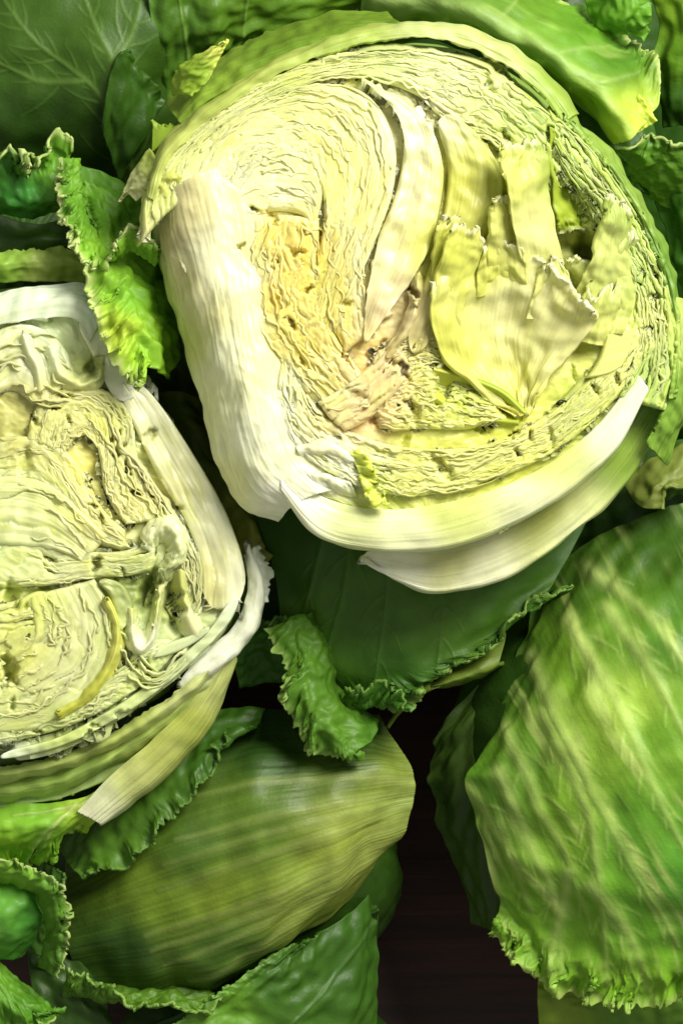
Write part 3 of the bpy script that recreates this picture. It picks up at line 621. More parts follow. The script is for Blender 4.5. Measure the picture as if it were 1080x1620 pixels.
# ================================================================== B: the cut half at the side
B = thing('halved_lettuce', 'smaller cut iceberg lettuce half with ruffled green leaf lying over its rim', 'lettuce', 110, 850)
def zB(u, v):
    r2 = ((u - 90) / 320.0) ** 2 + ((v - 840) / 390.0) ** 2
    return 30 + 24 * (1 - min(r2, 1.6))
HB = [(60, 480, 240, 238, 208), (150, 480, 246, 244, 220), (30, 560, 226, 218, 160), (110, 540, 228, 226, 184), (150, 580, 190, 188, 100), (20, 650, 206, 192, 104), (60, 700, 220, 208, 118),
      (120, 640, 230, 216, 120), (180, 660, 232, 222, 110), (130, 720, 234, 216, 116), (200, 740, 220, 208, 124), (60, 780, 230, 222, 130), (40, 800, 232, 226, 166), (230, 790, 232, 214, 122),
      (260, 840, 246, 238, 172), (170, 810, 230, 214, 120), (30, 880, 232, 230, 150), (100, 900, 222, 214, 150), (250, 700, 226, 222, 178), (300, 760, 232, 228, 190), (350, 850, 228, 224, 182),
      (320, 920, 196, 188, 112), (380, 940, 238, 236, 204), (60, 960, 226, 222, 100), (130, 1000, 222, 212, 152), (180, 1000, 218, 218, 108), (110, 1080, 224, 216, 150), (40, 1040, 224, 214, 110),
      (235, 930, 150, 160, 64), (225, 1000, 226, 226, 176), (270, 960, 172, 172, 80), (290, 1010, 214, 214, 156), (230, 1080, 214, 214, 116), (100, 1150, 206, 210, 104), (20, 1150, 214, 212, 110),
      (200, 1130, 210, 212, 128), (10, 1195, 236, 236, 200), (260, 1080, 216, 220, 150)]
cB = field([(a, b, c * .965, d * 1.005, e) for a, b, c, d, e in HB], wash=.24)
PITS['B'] = [(152, 893, 9, 40), (236, 935, 18, 46), (150, 580, 14, 24), (275, 960, 20, 30), (190, 712, 8, 30), (202, 738, 7, 34), (183, 690, 7, 26), (215, 780, 6, 30), (104, 626, 6, 26), (86, 645, 5, 28),
             (140, 770, 6, 24), (148, 800, 5, 24), (160, 822, 6, 22), (15, 1060, 14, 34), (10, 1078, 9, 26), (195, 1130, 7, 30), (150, 1148, 5, 22), (140, 1162, 5, 26), (72, 930, 5, 24), (80, 885, 6, 26),
             (40, 730, 14, 16), (20, 1115, 6, 18), (220, 1050, 10, 26), (235, 1060, 6, 20), (60, 1158, 5, 20), (110, 665, 5, 18), (55, 665, 6, 20), (275, 805, 8, 24), (195, 905, 5, 18), (20, 940, 14, 22), (235, 690, 9, 26)]
outB = [(-260, 560), (-150, 480), (-40, 455), (60, 450), (130, 452), (170, 500), (210, 590), (262, 660), (312, 740), (362, 825), (388, 910), (380, 975), (330, 1040), (262, 1095), (190, 1145), (100, 1190), (0, 1212), (-120, 1200), (-240, 1100), (-300, 900), (-300, 700)]
half_shell(B, outB, zB, 360, flat(150, 178, 92), 21, M_PALE)
def pb(name, guides, seed, **k):
    k.setdefault('sp', 1.7); k.setdefault('thick', 14); k.setdefault('mat', M_FLESH); k.setdefault('col', cB); k.setdefault('pits', 'B')
    mat = k.pop('mat'); col = k.pop('col'); zf = k.pop('z', zB)
    if name == 'folded_layers':
        leaf_edges(B, guides, col, zf, int(EDGES.get(seed, k['pleat']['n'] * 3)), seed, M_PALE, 'B')
    return sheet(name, B, mat, guides, col, z=zf, seed=seed, **k)
pb('heart', chord_rows(outB, 13, 26), 5, z=lambda u, v: zB(u, v) - 16, sp=2.2, thick=30, crumple=9, cruml=28, bump=6, bumpl=60, label='crumpled yellow heart of the cut lettuce')
# crumpled yellow heart: arcs
pb('folded_layers', [[(40, 700), (60, 640), (110, 612), (165, 615), (208, 650), (216, 705), (232, 770), (262, 815)], [(75, 710), (90, 665), (125, 645), (160, 655), (180, 690), (190, 740), (205, 785), (235, 825)],
                     [(100, 730), (115, 700), (135, 690), (152, 705), (160, 740), (165, 775), (180, 805), (200, 830)]], 201, pleat=dict(n=8, amp=7, wig=1.1, gap=.19, l1=70, l2=24, open=.15), crumple=6, cruml=18, edge=10, drop=10, kind='stuff')
pb('folded_layers', [[(0, 690), (50, 690), (90, 700), (130, 740), (160, 800), (200, 840)], [(-20, 730), (40, 725), (80, 740), (115, 780), (150, 830), (200, 855)], [(-30, 770), (30, 760), (75, 775), (110, 815), (150, 855), (210, 868)]],
   202, pleat=dict(n=6, amp=6.5, wig=1.2, gap=.19, l1=70, l2=26), crumple=6, cruml=18, edge=12, drop=12, kind='stuff')
pb('folded_layers', [[(-40, 755), (30, 752), (85, 768), (130, 805), (175, 850)], [(-40, 800), (30, 798), (80, 812), (112, 836), (150, 872)], [(-40, 862), (20, 866), (70, 870), (100, 876), (130, 890)]], 203, pleat=dict(n=3, amp=9, wig=.5, gap=.14, l1=120, l2=50), fibre=.9, edge=12, drop=14, bump=4, bumpl=50, z=lambda u, v: zB(u, v) + 4)
pb('folded_layers', [[(-30, 850), (40, 845), (90, 860), (140, 872), (200, 870), (240, 850)], [(-30, 890), (40, 890), (95, 895), (150, 890), (210, 890), (250, 880)], [(-30, 930), (40, 930), (95, 925), (150, 915), (205, 912), (240, 905)]],
   204, pleat=dict(n=4, amp=10, wig=.9, gap=.17, l1=90, l2=34), crumple=6, cruml=22, edge=12, drop=12, kind='stuff')
pb('leaf_rib', [[(222, 850, -6), (240, 818, -4), (275, 812, -4), (300, 850, -4), (296, 890, -6), (262, 925, -10)], [(230, 862, 14), (250, 836, 20), (272, 834, 20), (284, 858, 20), (278, 886, 16), (256, 908, 6)], [(238, 878, -10), (254, 860, -12), (262, 860, -14), (264, 870, -14), (260, 882, -14), (248, 896, -12)]], 205, mat=M_RIB, thick=10, bump=4, bumpl=26, sp=1.5)
# right: beige leaf and thin arcs
pb('folded_layers', [[(262, 800), (300, 850), (322, 900), (318, 950), (295, 990)], [(285, 850), (305, 885), (305, 925), (292, 955), (275, 980)], [(275, 880), (290, 900), (290, 925), (280, 945), (262, 960)]], 207, pleat=dict(n=7, amp=9, wig=.5, gap=.2, open=.4), edge=6, drop=10, kind='stuff')
pb('leaf_rib', [[(205, 585), (255, 640), (308, 720), (354, 800), (384, 880), (394, 960)], [(196, 598), (236, 660), (282, 740), (324, 815), (350, 890), (356, 965)], [(180, 612), (215, 680), (250, 752), (290, 818), (316, 890), (318, 970)]], 208, mat=M_RIB, taper=60, thick=34, edge=7, drop=8, bump=5, bumpl=60, fibre=.6, fcon=.04, sp=2, pleat=dict(n=3, amp=6, wig=.35, gap=.12, l1=150, l2=70), col=field([(260, 650, 236, 234, 202), (340, 790, 236, 234, 204), (386, 930, 240, 238, 212), (230, 690, 222, 220, 172), (290, 790, 218, 214, 158), (330, 930, 204, 198, 132)]))
pb('leaf_rib', [[(386, 945), (360, 990), (318, 1035), (262, 1085), (190, 1135), (100, 1180), (0, 1205)], [(362, 945), (336, 990), (298, 1028), (248, 1072), (182, 1118), (95, 1165), (0, 1190)]], 209, taper=50, mat=M_RIB, thick=24, edge=5, drop=6, bump=4, bumpl=40, fibre=.5, fcon=.04, sp=2, z=lambda u, v: zB(u, v) + 2)
# top: white zone, folds
pb('outer_rib', [[(-40, 468, -14), (60, 452, -14), (120, 448, -14), (158, 462, -16), (176, 500, -20)], [(-40, 490, 8), (60, 474, 10), (115, 470, 10), (145, 482, 10), (160, 512, 4)], [(-40, 520, 4), (55, 505, 4), (105, 502, 4), (128, 512, 4), (142, 540, 2)]], 210, mat=M_RIB, thick=20, fibre=.8, fcon=.06, bump=5, bumpl=50, sp=2)
pb('leaf_rib', [[(-30, 530), (30, 510), (80, 525), (110, 560), (120, 600)], [(-30, 590), (20, 560), (55, 570), (78, 600), (85, 630)], [(-30, 640), (10, 620), (35, 625), (55, 645), (60, 665)]], 211, taper=50, mat=M_RIB, thick=20, fibre=1.0, fcon=.07, pleat=dict(n=4, amp=7, wig=.8, gap=.15, l1=120, l2=50), bump=5, bumpl=40, edge=14, drop=16, sp=2)
pb('leaf_layer', [[(66, 548, -4), (76, 595, -4), (108, 620, -4), (145, 620, -4), (168, 600, -4), (166, 560, -4)], [(82, 548, 12), (92, 580, 14), (112, 602, 14), (140, 604, 12), (156, 592, 10), (156, 566, 8)], [(100, 548, -8), (112, 574, -16), (124, 586, -20), (136, 586, -20), (144, 578, -20), (144, 562, -14)]], 212, mat=M_RIB, thick=8, bump=3, bumpl=30, sp=1.5)
pb('leaf_layer', [[(26, 530, -4), (34, 565, -4), (48, 590, -4), (52, 625, -4)], [(38, 528, 12), (48, 558, 14), (60, 580, 12), (66, 618, 6)], [(56, 526, -8), (66, 552, -10), (76, 575, -10), (82, 610, -8)]], 213, mat=M_RIB, taper=26, thick=8, sp=1.5)
pb('leaf_rib', [[(150, 480), (176, 535), (202, 590), (222, 630)], [(118, 510), (146, 560), (166, 605), (186, 640)]], 214, taper=30, mat=M_RIB, thick=24, edge=6, drop=7, bump=4, bumpl=40, sp=2, col=flat(232, 230, 200))
leaf_edges(B, [[(-30, 520), (40, 505), (100, 530), (140, 600)], [(-30, 640), (20, 620), (60, 640), (110, 650)]], cB, lambda u, v: zB(u, v) + 5, 12, 291, M_PALE, None, amp=7, lam=60)
leaf_edges(B, [[(160, 640), (240, 760), (300, 860), (330, 960)], [(130, 660), (200, 790), (270, 880), (300, 980)]], cB, lambda u, v: zB(u, v) + 3, 14, 292, M_PALE, None, amp=6, lam=50)
leaf_edges(B, [[(170, 930), (200, 1000), (250, 1060), (300, 1010)], [(150, 950), (180, 1040), (240, 1090), (310, 1030)]], cB, lambda u, v: zB(u, v) + 4, 12, 293, M_PALE, None, amp=6, lam=40)
# lower: strips, broad beige leaf, hollows
pb('folded_layers', [[(150, 915), (178, 965), (180, 1020), (160, 1075), (120, 1120), (60, 1155), (-30, 1165)], [(95, 930), (115, 975), (115, 1015), (100, 1050), (70, 1080), (30, 1100), (-30, 1105)], [(40, 945), (50, 980), (50, 1005), (40, 1020), (20, 1035), (0, 1040), (-30, 1045)]], 216, pleat=dict(n=5, amp=8, wig=.9, gap=.17, l1=120, l2=50), fibre=.8, crumple=2, cruml=30, edge=10, drop=14, z=lambda u, v: zB(u, v) + 3)
pb('leaf_layer', [[(174, 935, -6), (196, 985, -6), (194, 1035, -6), (172, 1082, -6), (135, 1120, -6), (90, 1146, -6)], [(166, 945, 12), (184, 988, 14), (180, 1032, 14), (160, 1074, 14), (128, 1108, 12), (90, 1130, 8)], [(150, 950, -12), (166, 990, -14), (162, 1030, -14), (144, 1066, -14), (116, 1096, -14), (84, 1116, -12)]], 217, mat=M_PALE, taper=40, thick=8, bump=3, bumpl=40, fibre=.7, col=field([(180, 980, 222, 220, 120), (120, 1110, 216, 216, 96)]))
pb('folded_layers', [[(-30, 960), (20, 950), (60, 935), (95, 940)], [(-30, 1010), (20, 1000), (60, 985), (90, 975)], [(-30, 1070), (15, 1060), (50, 1040), (75, 1020)]], 218, pleat=dict(n=5, amp=10, wig=1.0, gap=.18, l1=70, l2=30, open=.1), crumple=4, edge=10, drop=12, kind='stuff')
pb('folded_layers', [[(-30, 1080), (20, 1075), (50, 1090), (90, 1110)], [(-30, 1110), (20, 1108), (60, 1120), (110, 1120)]], 219, pleat=dict(n=3, amp=10, wig=1.0, gap=.18, l1=60, l2=26), crumple=5, edge=8, drop=10, kind='stuff')
pb('folded_layers', [[(290, 1020), (250, 1065), (190, 1110), (110, 1150), (0, 1180), (-40, 1185)], [(260, 1010), (220, 1050), (165, 1090), (100, 1128), (0, 1150), (-40, 1155)], [(230, 1020), (190, 1060), (150, 1085), (90, 1112), (0, 1122), (-40, 1125)]], 220,
   pleat=dict(n=4, amp=10, wig=1.4, gap=.2, l1=50, l2=20), crumple=9, cruml=16, edge=8, drop=10, kind='stuff')
pb('leaf_layer', [[(172, 912), (200, 930), (212, 965), (196, 1000)], [(150, 920), (172, 940), (180, 970), (176, 1000)]], 221, taper=26, mat=M_PALE, thick=14, edge=8, drop=12, z=lambda u, v: zB(u, v) + 6, bump=4, bumpl=24)
pb('leaf_layer', [[(196, 960, -6), (198, 1015, -6), (220, 1040, -6), (246, 1024, -6), (256, 980, -6), (262, 925, -8), (266, 895, -10)], [(208, 962, 10), (212, 1008, 16), (224, 1024, 16), (238, 1012, 16), (246, 978, 16), (251, 932, 12), (256, 900, 6)], [(220, 962, -16), (222, 985, -20), (227, 992, -22), (232, 986, -24), (236, 968, -26), (240, 936, -24), (244, 905, -18)]], 222, mat=M_RIB, thick=6, bump=2, bumpl=24, sp=1.5, col=field([(225, 1015, 236, 236, 200), (230, 960, 196, 202, 120), (250, 920, 216, 218, 150)]))
pb('leaf_layer', [[(272, 900, -10), (270, 950, -16), (282, 995, -12), (296, 1020, -8)], [(286, 900, 10), (288, 945, 10), (302, 985, 10), (314, 1008, 6)], [(300, 905, -6), (304, 945, -8), (318, 980, -8), (330, 1000, -6)]], 223, mat=M_RIB, taper=30, thick=7, sp=1.5, col=field([(275, 950, 188, 190, 104), (300, 980, 226, 224, 176)]))
pb('leaf_layer', [[(245, 1030), (270, 1015), (300, 1005), (330, 985)], [(240, 1045), (275, 1035), (305, 1020), (335, 1000)]], 224, taper=50, mat=M_RIB, thick=14, edge=5, drop=10, z=lambda u, v: zB(u, v) + 6)
# outer wrapper leaves of B
zb2 = lambda u, v: zB(u, v) - 30
pb('outer_leaf', [[(380, 860, -10), (392, 920, 0), (376, 980, 0), (335, 1022, 0), (280, 1066, -4)], [(392, 860, 0), (406, 920, 14), (394, 980, 12), (350, 1032, 8), (284, 1080, 0)], [(396, 862, -10), (418, 922, 4), (408, 985, 2), (362, 1045, -2), (290, 1092, -12)], [(396, 864, -60), (418, 926, -40), (408, 990, -50), (362, 1050, -54), (290, 1096, -60)]],
   230, mat=M_RIB, thick=9, pits=None, sp=2, z=zb2, bump=3, bumpl=40, taper=60, fibre=.5, fcon=.03, col=flat(238, 238, 216))
pb('outer_leaf', [[(385, 880, -10), (392, 910, -6), (396, 950, -6)], [(402, 866, 0), (410, 900, 4), (408, 950, 0)], [(414, 864, -12), (432, 905, -16), (424, 952, -16)]], 231, mat=M_RIB, thick=6, pits=None, sp=1.6, z=zb2, rag=10, ragw=9, teeth=8, col=flat(238, 240, 220), bump=3, bumpl=20)
zb3 = lambda u, v: zB(u, v) - 62
pb('outer_leaf', [[(330, 1060, -10), (262, 1115, -30), (180, 1165, -34), (90, 1205, -30), (0, 1225, -24), (-40, 1228, -24)], [(350, 1062, 0), (285, 1125, -24), (205, 1185, -40), (110, 1230, -40), (10, 1250, -34), (-40, 1254, -34)],
                  [(356, 1070, -30), (296, 1140, -30), (215, 1206, -30), (120, 1255, -30), (20, 1275, -30), (-40, 1280, -30)]], 232, mat=M_PALE, thick=6, pits=None, sp=2, z=zb3, bump=6, bumpl=50, pleat=dict(n=3, amp=7, wig=.6, gap=.16, l1=160, l2=60),
   col=field([(330, 1080, 206, 214, 140), (250, 1150, 190, 204, 116), (150, 1220, 160, 190, 92), (20, 1250, 140, 180, 82)]))
pb('outer_leaf', [[(320, 1058, -4), (255, 1108, -10), (180, 1154, -14), (90, 1194, -14), (0, 1212, -12), (-40, 1216, -12)], [(332, 1064, 6), (266, 1120, 0), (188, 1170, -6), (95, 1210, -6), (0, 1229, -6), (-40, 1232, -6)], [(338, 1072, -30), (272, 1132, -40), (192, 1182, -44), (98, 1222, -44), (0, 1241, -44), (-40, 1244, -44)]], 237, mat=M_PALE, thick=6, pits=None, sp=2, z=zb2, bump=5, bumpl=50, rag0=8, ragw=20, fibre=.6, col=field([(320, 1070, 220, 224, 160), (180, 1170, 196, 208, 120), (20, 1225, 190, 206, 120)]))
pb('outer_leaf', [[(362, 1030, 6), (310, 1100, 0), (240, 1172, -4), (176, 1226, -6), (122, 1284, -10)], [(370, 1036, 8), (322, 1120, 6), (256, 1192, 2), (196, 1246, 0), (142, 1294, -6)], [(376, 1044, -20), (338, 1136, -26), (274, 1216, -26), (212, 1268, -24), (160, 1304, -20)], [(372, 1050, -80), (334, 1146, -100), (270, 1224, -100), (208, 1274, -90), (160, 1308, -70)]],
   233, mat=M_PALE, thick=8, pits=None, sp=2, z=zb3, fibre=1.0, bump=3, col=field([(340, 1090, 206, 210, 136), (260, 1190, 198, 202, 116), (140, 1296, 248, 247, 226), (160, 1275, 240, 240, 206), (210, 1240, 206, 210, 136), (300, 1150, 182, 190, 96)]))
pb('outer_leaf', [[(376, 1002, -6), (320, 1064, -16), (252, 1122, -22), (172, 1174, -26), (80, 1216, -26), (-40, 1236, -26)], [(382, 1010, 4), (330, 1080, -4), (262, 1142, -10), (182, 1196, -14), (86, 1240, -14), (-40, 1262, -14)], [(384, 1020, -30), (336, 1096, -44), (268, 1160, -50), (186, 1214, -54), (88, 1258, -54), (-40, 1280, -54)]], 238, mat=M_PALE, thick=6, pits=None, sp=2, z=lambda u, v: zB(u, v) - 48, bump=5, bumpl=50, rag0=5, ragw=50, fibre=.7, fcon=.1, col=field([(370, 1020, 232, 234, 190), (260, 1140, 186, 204, 112), (60, 1240, 168, 196, 100)]))
pb('outer_leaf', [[(200, 1222, -20), (130, 1262, -30), (60, 1270, -30), (-40, 1272, -30)], [(190, 1250, -4), (120, 1292, -14), (50, 1310, -6), (-40, 1312, -10)], [(150, 1290, -30), (100, 1320, -40), (50, 1345, -40), (-40, 1350, -40)], [(120, 1310, -60), (80, 1345, -80), (40, 1385, -90), (-40, 1395, -90)]],
   235, mat=M_LEAF, thick=6, pits=None, sp=2, z=zb3, bump=5, bumpl=40, frill=18, frw=.5, frl=34, rag=8, ragw=12, teeth=14, edgecol=(214, 226, 140),
   veins=[[(190, 1240), (120, 1275), (20, 1290)], [(120, 1275), (70, 1320), (40, 1370)], [(150, 1260), (90, 1300), (60, 1360)]], vcol=(220, 228, 150), col=field([(140, 1280, 156, 194, 84), (60, 1300, 126, 184, 78), (30, 1360, 140, 190, 70)]))
pb('outer_leaf', [[(-40, 450, -70), (40, 446, -70), (110, 446, -70), (170, 452, -70)], [(-40, 425, -50), (40, 418, -50), (110, 416, -50), (165, 425, -54)], [(-40, 405, -60), (40, 392, -60), (110, 390, -60), (158, 400, -64)]], 236, mat=M_PALE, thick=5, pits=None, sp=1.8, z=zB, bump=5, bumpl=30, rag=8, ragw=12, fibre=.5,
   teeth=6, col=field([(20, 420, 146, 184, 72), (100, 420, 168, 190, 86), (60, 440, 190, 204, 116)]))

# ================================================================== M: head behind B with the ruffled leaf
H1 = thing('iceberg_lettuce', 'lettuce head with tightly ruffled bright leaf edges draped over the smaller cut half', 'lettuce', 60, 360)
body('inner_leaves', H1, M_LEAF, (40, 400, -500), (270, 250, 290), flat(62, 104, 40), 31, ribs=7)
G1 = field([(60, 260, 96, 150, 56), (40, 300, 54, 130, 66), (120, 280, 104, 156, 62), (160, 330, 92, 146, 56), (160, 400, 128, 182, 70), (210, 480, 116, 178, 70), (240, 540, 140, 194, 76), (190, 520, 186, 210, 96)])
L = dict(thick=4.5, edgecol=(220, 230, 150), edgew=.11)
sheet('leaf', H1, M_LEAF, [[(250, 300, -130), (280, 420, -110), (290, 520, -90), (270, 600, -60)], [(190, 300, -50), (225, 400, -10), (250, 490, 40), (262, 590, 50)], [(140, 290, -20), (168, 370, 34), (196, 460, 90), (236, 580, 90)], [(104, 262, -30), (116, 350, 14), (138, 440, 96), (158, 525, 104), (190, 590, 96), (232, 620, 84)]],
      G1, seed=301, frill=25, frw=.5, frl=52, rag=8, ragw=12, teeth=10, bump=10, bumpl=46, sp=1.8, **L)
sheet('leaf', H1, M_LEAF, [[(-40, 330, -120), (40, 345, -110), (100, 330, -110), (130, 290, -110)], [(-40, 310, -60), (40, 322, -50), (84, 312, -56), (108, 280, -60)], [(-40, 270, -50), (20, 268, -46), (70, 262, -50), (110, 258, -50)], [(-40, 262, -30), (10, 246, -14), (60, 232, -14), (112, 246, -24)]],
      G1, seed=302, frill=26, frw=.6, frl=44, rag=8, ragw=10, teeth=12, bump=8, bumpl=36, sp=1.8, **L)
sheet('leaf', H1, M_LEAF, [[(150, 440, -60), (200, 430, -60), (250, 430, -70)], [(160, 415, -10), (205, 400, -4), (248, 410, -20)], [(160, 380, 6), (205, 362, 16), (246, 388, 2)]], G1, seed=303, frill=16, frw=.8, frl=30, rag=8, ragw=9, teeth=10, bump=6, bumpl=26, sp=1.6, **L)
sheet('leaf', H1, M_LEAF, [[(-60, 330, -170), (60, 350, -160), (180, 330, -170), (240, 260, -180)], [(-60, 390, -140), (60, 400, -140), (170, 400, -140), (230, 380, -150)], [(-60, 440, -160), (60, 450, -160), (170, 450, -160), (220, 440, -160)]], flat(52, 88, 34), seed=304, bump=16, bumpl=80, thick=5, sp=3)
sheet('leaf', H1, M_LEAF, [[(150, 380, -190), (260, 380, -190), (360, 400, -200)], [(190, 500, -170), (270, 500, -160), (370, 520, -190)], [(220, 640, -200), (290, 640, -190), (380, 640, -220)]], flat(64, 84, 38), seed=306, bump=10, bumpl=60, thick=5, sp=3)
sheet('leaf', H1, M_LEAF, [[(128, 250, -20), (136, 330, 10), (176, 400, 50), (212, 396, 70), (246, 420, 56)], [(112, 250, 4), (120, 335, 36), (164, 412, 84), (208, 378, 94), (252, 404, 80)], [(92, 250, 10), (94, 338, 40), (146, 424, 88), (204, 356, 100), (262, 392, 84)]],
      G1, seed=307, frill=18, frw=.7, frl=26, rag=7, ragw=9, teeth=9, bump=5, bumpl=24, thick=4, sp=1.6, edgecol=(232, 236, 164), edgew=.2)
sheet('leaf', H1, M_LEAF, [[(110, 262, -90), (160, 270, -90), (200, 290, -96)], [(130, 330, -60), (180, 340, -60), (220, 350, -70)], [(150, 400, -70), (200, 400, -64), (240, 400, -76)]], flat(84, 136, 52), seed=305, bump=8, bumpl=40, thick=5, sp=2.2)

# ================================================================== G: veined head, top left
H2 = thing('iceberg_lettuce', 'dark green lettuce head with a broad flat leaf of branching pale veins', 'lettuce', 150, 60)
body('inner_leaves', H2, M_LEAF, (140, 60, -560), (330, 270, 320), flat(46, 82, 30), 41)
vG = [[(215, 290), (165, 160), (60, 70), (-20, -40)], [(165, 155), (175, 95), (150, 40), (120, -40)], [(178, 100), (205, 60), (222, 0), (224, -30)], [(130, 130), (60, 130), (-20, 90)]]
sheet('leaf', H2, M_LEAF, [[(-60, -60, -150), (60, -70, -120), (180, -70, -100), (300, -60, -110), (420, -60, -140)], [(-60, 60, -120), (60, 50, -84), (170, 50, -64), (260, 50, -90), (380, 30, -150)], [(-60, 160, -120), (50, 150, -100), (150, 150, -80), (230, 140, -124), (330, 100, -170)], [(-60, 240, -170), (60, 240, -160), (170, 240, -150), (250, 220, -170), (310, 180, -200)], [(-60, 300, -240), (60, 320, -230), (180, 330, -230), (260, 310, -240), (320, 260, -250)]],
      field([(60, 80, 58, 92, 36), (150, 60, 62, 96, 40), (250, 60, 54, 88, 36), (180, 200, 42, 72, 28), (60, 220, 44, 76, 32)]), seed=401, veins=vG, fine=branch(vG, 34, 90, 40, 3), vh=2.5, vw=6, vcol=(112, 148, 62), vmix=.55, bump=12, bumpl=130, thick=5, sp=2.0)  # darker hints low on the leaf paint in the large half's shade
sheet('leaf', H2, M_LEAF, [[(232, -30, -60), (240, 40, -76), (250, 120, -130), (262, 200, -190)], [(330, -30, -60), (330, 30, -70), (320, 90, -120), (310, 150, -180)], [(440, -40, -80), (430, 10, -90), (400, 60, -130), (370, 110, -190)], [(640, -50, -110), (600, 0, -120), (520, 40, -150), (440, 90, -200)]],
      field([(280, 60, 70, 110, 44), (400, 20, 84, 124, 48), (560, 0, 96, 136, 50)]), seed=402, veins=[[(372, 90), (386, 40), (392, -30)], [(300, 110), (292, 50), (280, -20)]], vcol=(130, 165, 70), vh=4, bump=10, bumpl=60, thick=5)
sheet('leaf', H2, M_LEAF, [[(160, 200, -90), (190, 290, -150)], [(170, 150, -60), (215, 240, -120)], [(186, 90, -44), (245, 190, -120)], [(205, 78, -56), (262, 160, -140)]], flat(48, 84, 30), seed=403, bump=6, bumpl=50, thick=5, frill=6, frl=40)

# ================================================================== H: folded head, top right
H3 = thing('iceberg_lettuce', 'lettuce head with glossy folded bright green leaf and torn pale tip', 'lettuce', 860, 60)
body('inner_leaves', H3, M_LEAF, (860, 70, -560), (300, 270, 320), flat(42, 78, 28), 51)
GH = field([(650, 20, 84, 124, 52), (760, 60, 90, 134, 54), (850, 100, 104, 150, 62), (930, 170, 140, 182, 84), (980, 100, 74, 124, 48), (990, 190, 186, 212, 110), (940, 60, 92, 146, 54)])  # leaf greens with the fold's shading painted in
sheet('leaf', H3, M_LEAF, [[(570, 70, -120), (700, 70, -84), (804, 104, -84), (884, 146, -84), (934, 188, -76), (972, 226, -50)], [(570, 40, -90), (708, 36, 10), (812, 78, 20), (892, 124, 26), (946, 170, 24), (986, 222, 10)], [(570, 0, -80), (716, 10, 46), (822, 56, 56), (900, 108, 60), (958, 160, 54), (1002, 214, 26)],
                           [(580, -40, -100), (732, -30, 26), (842, 20, 34), (925, 76, 30), (980, 130, 30), (1026, 192, 16)], [(600, -60, -120), (752, -50, -50), (866, 0, -56), (950, 52, -60), (1000, 106, -40), (1036, 170, -10)], [(640, -70, -140), (770, -60, -100), (890, -10, -110), (980, 30, -110), (1030, 80, -70), (1046, 140, -30)]],
      GH, seed=501, bump=9, bumpl=90, streak=[(1, .55, 26, (186, 212, 112), .5, .5)], rag=14, ragw=22, teeth=12, frill=16, frw=.4, frl=60, thick=5, sp=1.8, edgecol=(206, 220, 130), edgew=.05, veins=[[(600, 5), (716, 10), (822, 56), (900, 108), (958, 160), (1002, 214)]], vh=8, vw=18, vcol=(186, 214, 124), vmix=.6,  # broad pale vein along the crest paints the fold's highlight
      fine=[[(760, 55), (800, 20), (830, -20)], [(850, 100), (900, 80), (960, 70)], [(900, 140), (960, 130), (1010, 120)], [(700, 40), (720, 0), (730, -30)]])
sheet('leaf', H3, M_LEAF, [[(960, 200, -40), (985, 218, -30)], [(985, 170, 4), (1008, 210, 6)], [(1010, 150, 22), (1040, 190, 16)]], flat(196, 216, 122), seed=502, bump=5, bumpl=20, rag=12, ragw=9, teeth=10, thick=5, sp=1.6)
sheet('leaf', H3, M_LEAF, [[(930, -40, -60), (930, 30, -70), (950, 60, -90)], [(975, -40, -20), (980, 20, -20), (985, 58, -50)], [(1030, -40, -20), (1030, 10, -20), (1026, 60, -50)]], flat(92, 146, 54), seed=503, bump=8, bumpl=30, frill=10, frl=30, rag=8, ragw=12, thick=5, sp=1.8)
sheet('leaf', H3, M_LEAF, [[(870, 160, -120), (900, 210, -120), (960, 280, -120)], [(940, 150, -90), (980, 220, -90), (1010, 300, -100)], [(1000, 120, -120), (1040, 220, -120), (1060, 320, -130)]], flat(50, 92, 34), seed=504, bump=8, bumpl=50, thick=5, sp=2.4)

# ================================================================== I: head at the far right edge
H4 = thing('iceberg_lettuce', 'lettuce head behind the largest half, small leaf with thin wavy pale edge', 'lettuce', 1130, 360)
body('inner_leaves', H4, M_LEAF, (1170, 380, -500), (280, 300, 280), flat(44, 82, 32), 61)
sheet('leaf', H4, M_LEAF, [[(1000, 300, -120), (1060, 330, -110), (1130, 330, -110)], [(990, 260, -60), (1050, 270, -50), (1130, 280, -50)], [(970, 232, -20), (1030, 222, -14), (1090, 232, -10), (1140, 250, -20)]], flat(82, 126, 48), seed=601, frill=14, frw=.6, frl=32, rag=5, ragw=9, bump=6, bumpl=30, thick=4.5, sp=1.8, edgecol=(196, 212, 128), edgew=.06, fibre=.6)
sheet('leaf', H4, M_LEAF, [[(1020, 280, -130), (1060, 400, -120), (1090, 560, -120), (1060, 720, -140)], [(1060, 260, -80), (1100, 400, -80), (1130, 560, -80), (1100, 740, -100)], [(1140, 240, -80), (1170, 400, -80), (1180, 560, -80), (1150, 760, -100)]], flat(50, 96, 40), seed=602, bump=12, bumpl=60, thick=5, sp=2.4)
sheet('leaf', H4, M_LEAF, [[(1020, -40, -130), (1040, 40, -110), (1030, 110, -120), (1050, 200, -160)], [(1080, -40, -80), (1090, 40, -70), (1080, 110, -90), (1080, 200, -140)], [(1160, -40, -90), (1160, 40, -80), (1150, 110, -100), (1150, 200, -150)]], field([(1060, 20, 110, 150, 52), (1070, 80, 92, 138, 44), (1060, 180, 46, 86, 30)]), seed=603, bump=10, bumpl=60, thick=5, sp=2.2)
sheet('leaf', H4, M_LEAF, [[(980, 760, -120), (1040, 720, -110), (1100, 690, -110)], [(1010, 800, -80), (1040, 760, -70), (1100, 740, -80)], [(1046, 806, -60), (1050, 770, -56), (1100, 780, -60)]], flat(112, 128, 80), seed=604, bump=6, bumpl=40, thick=6, sp=2.2)
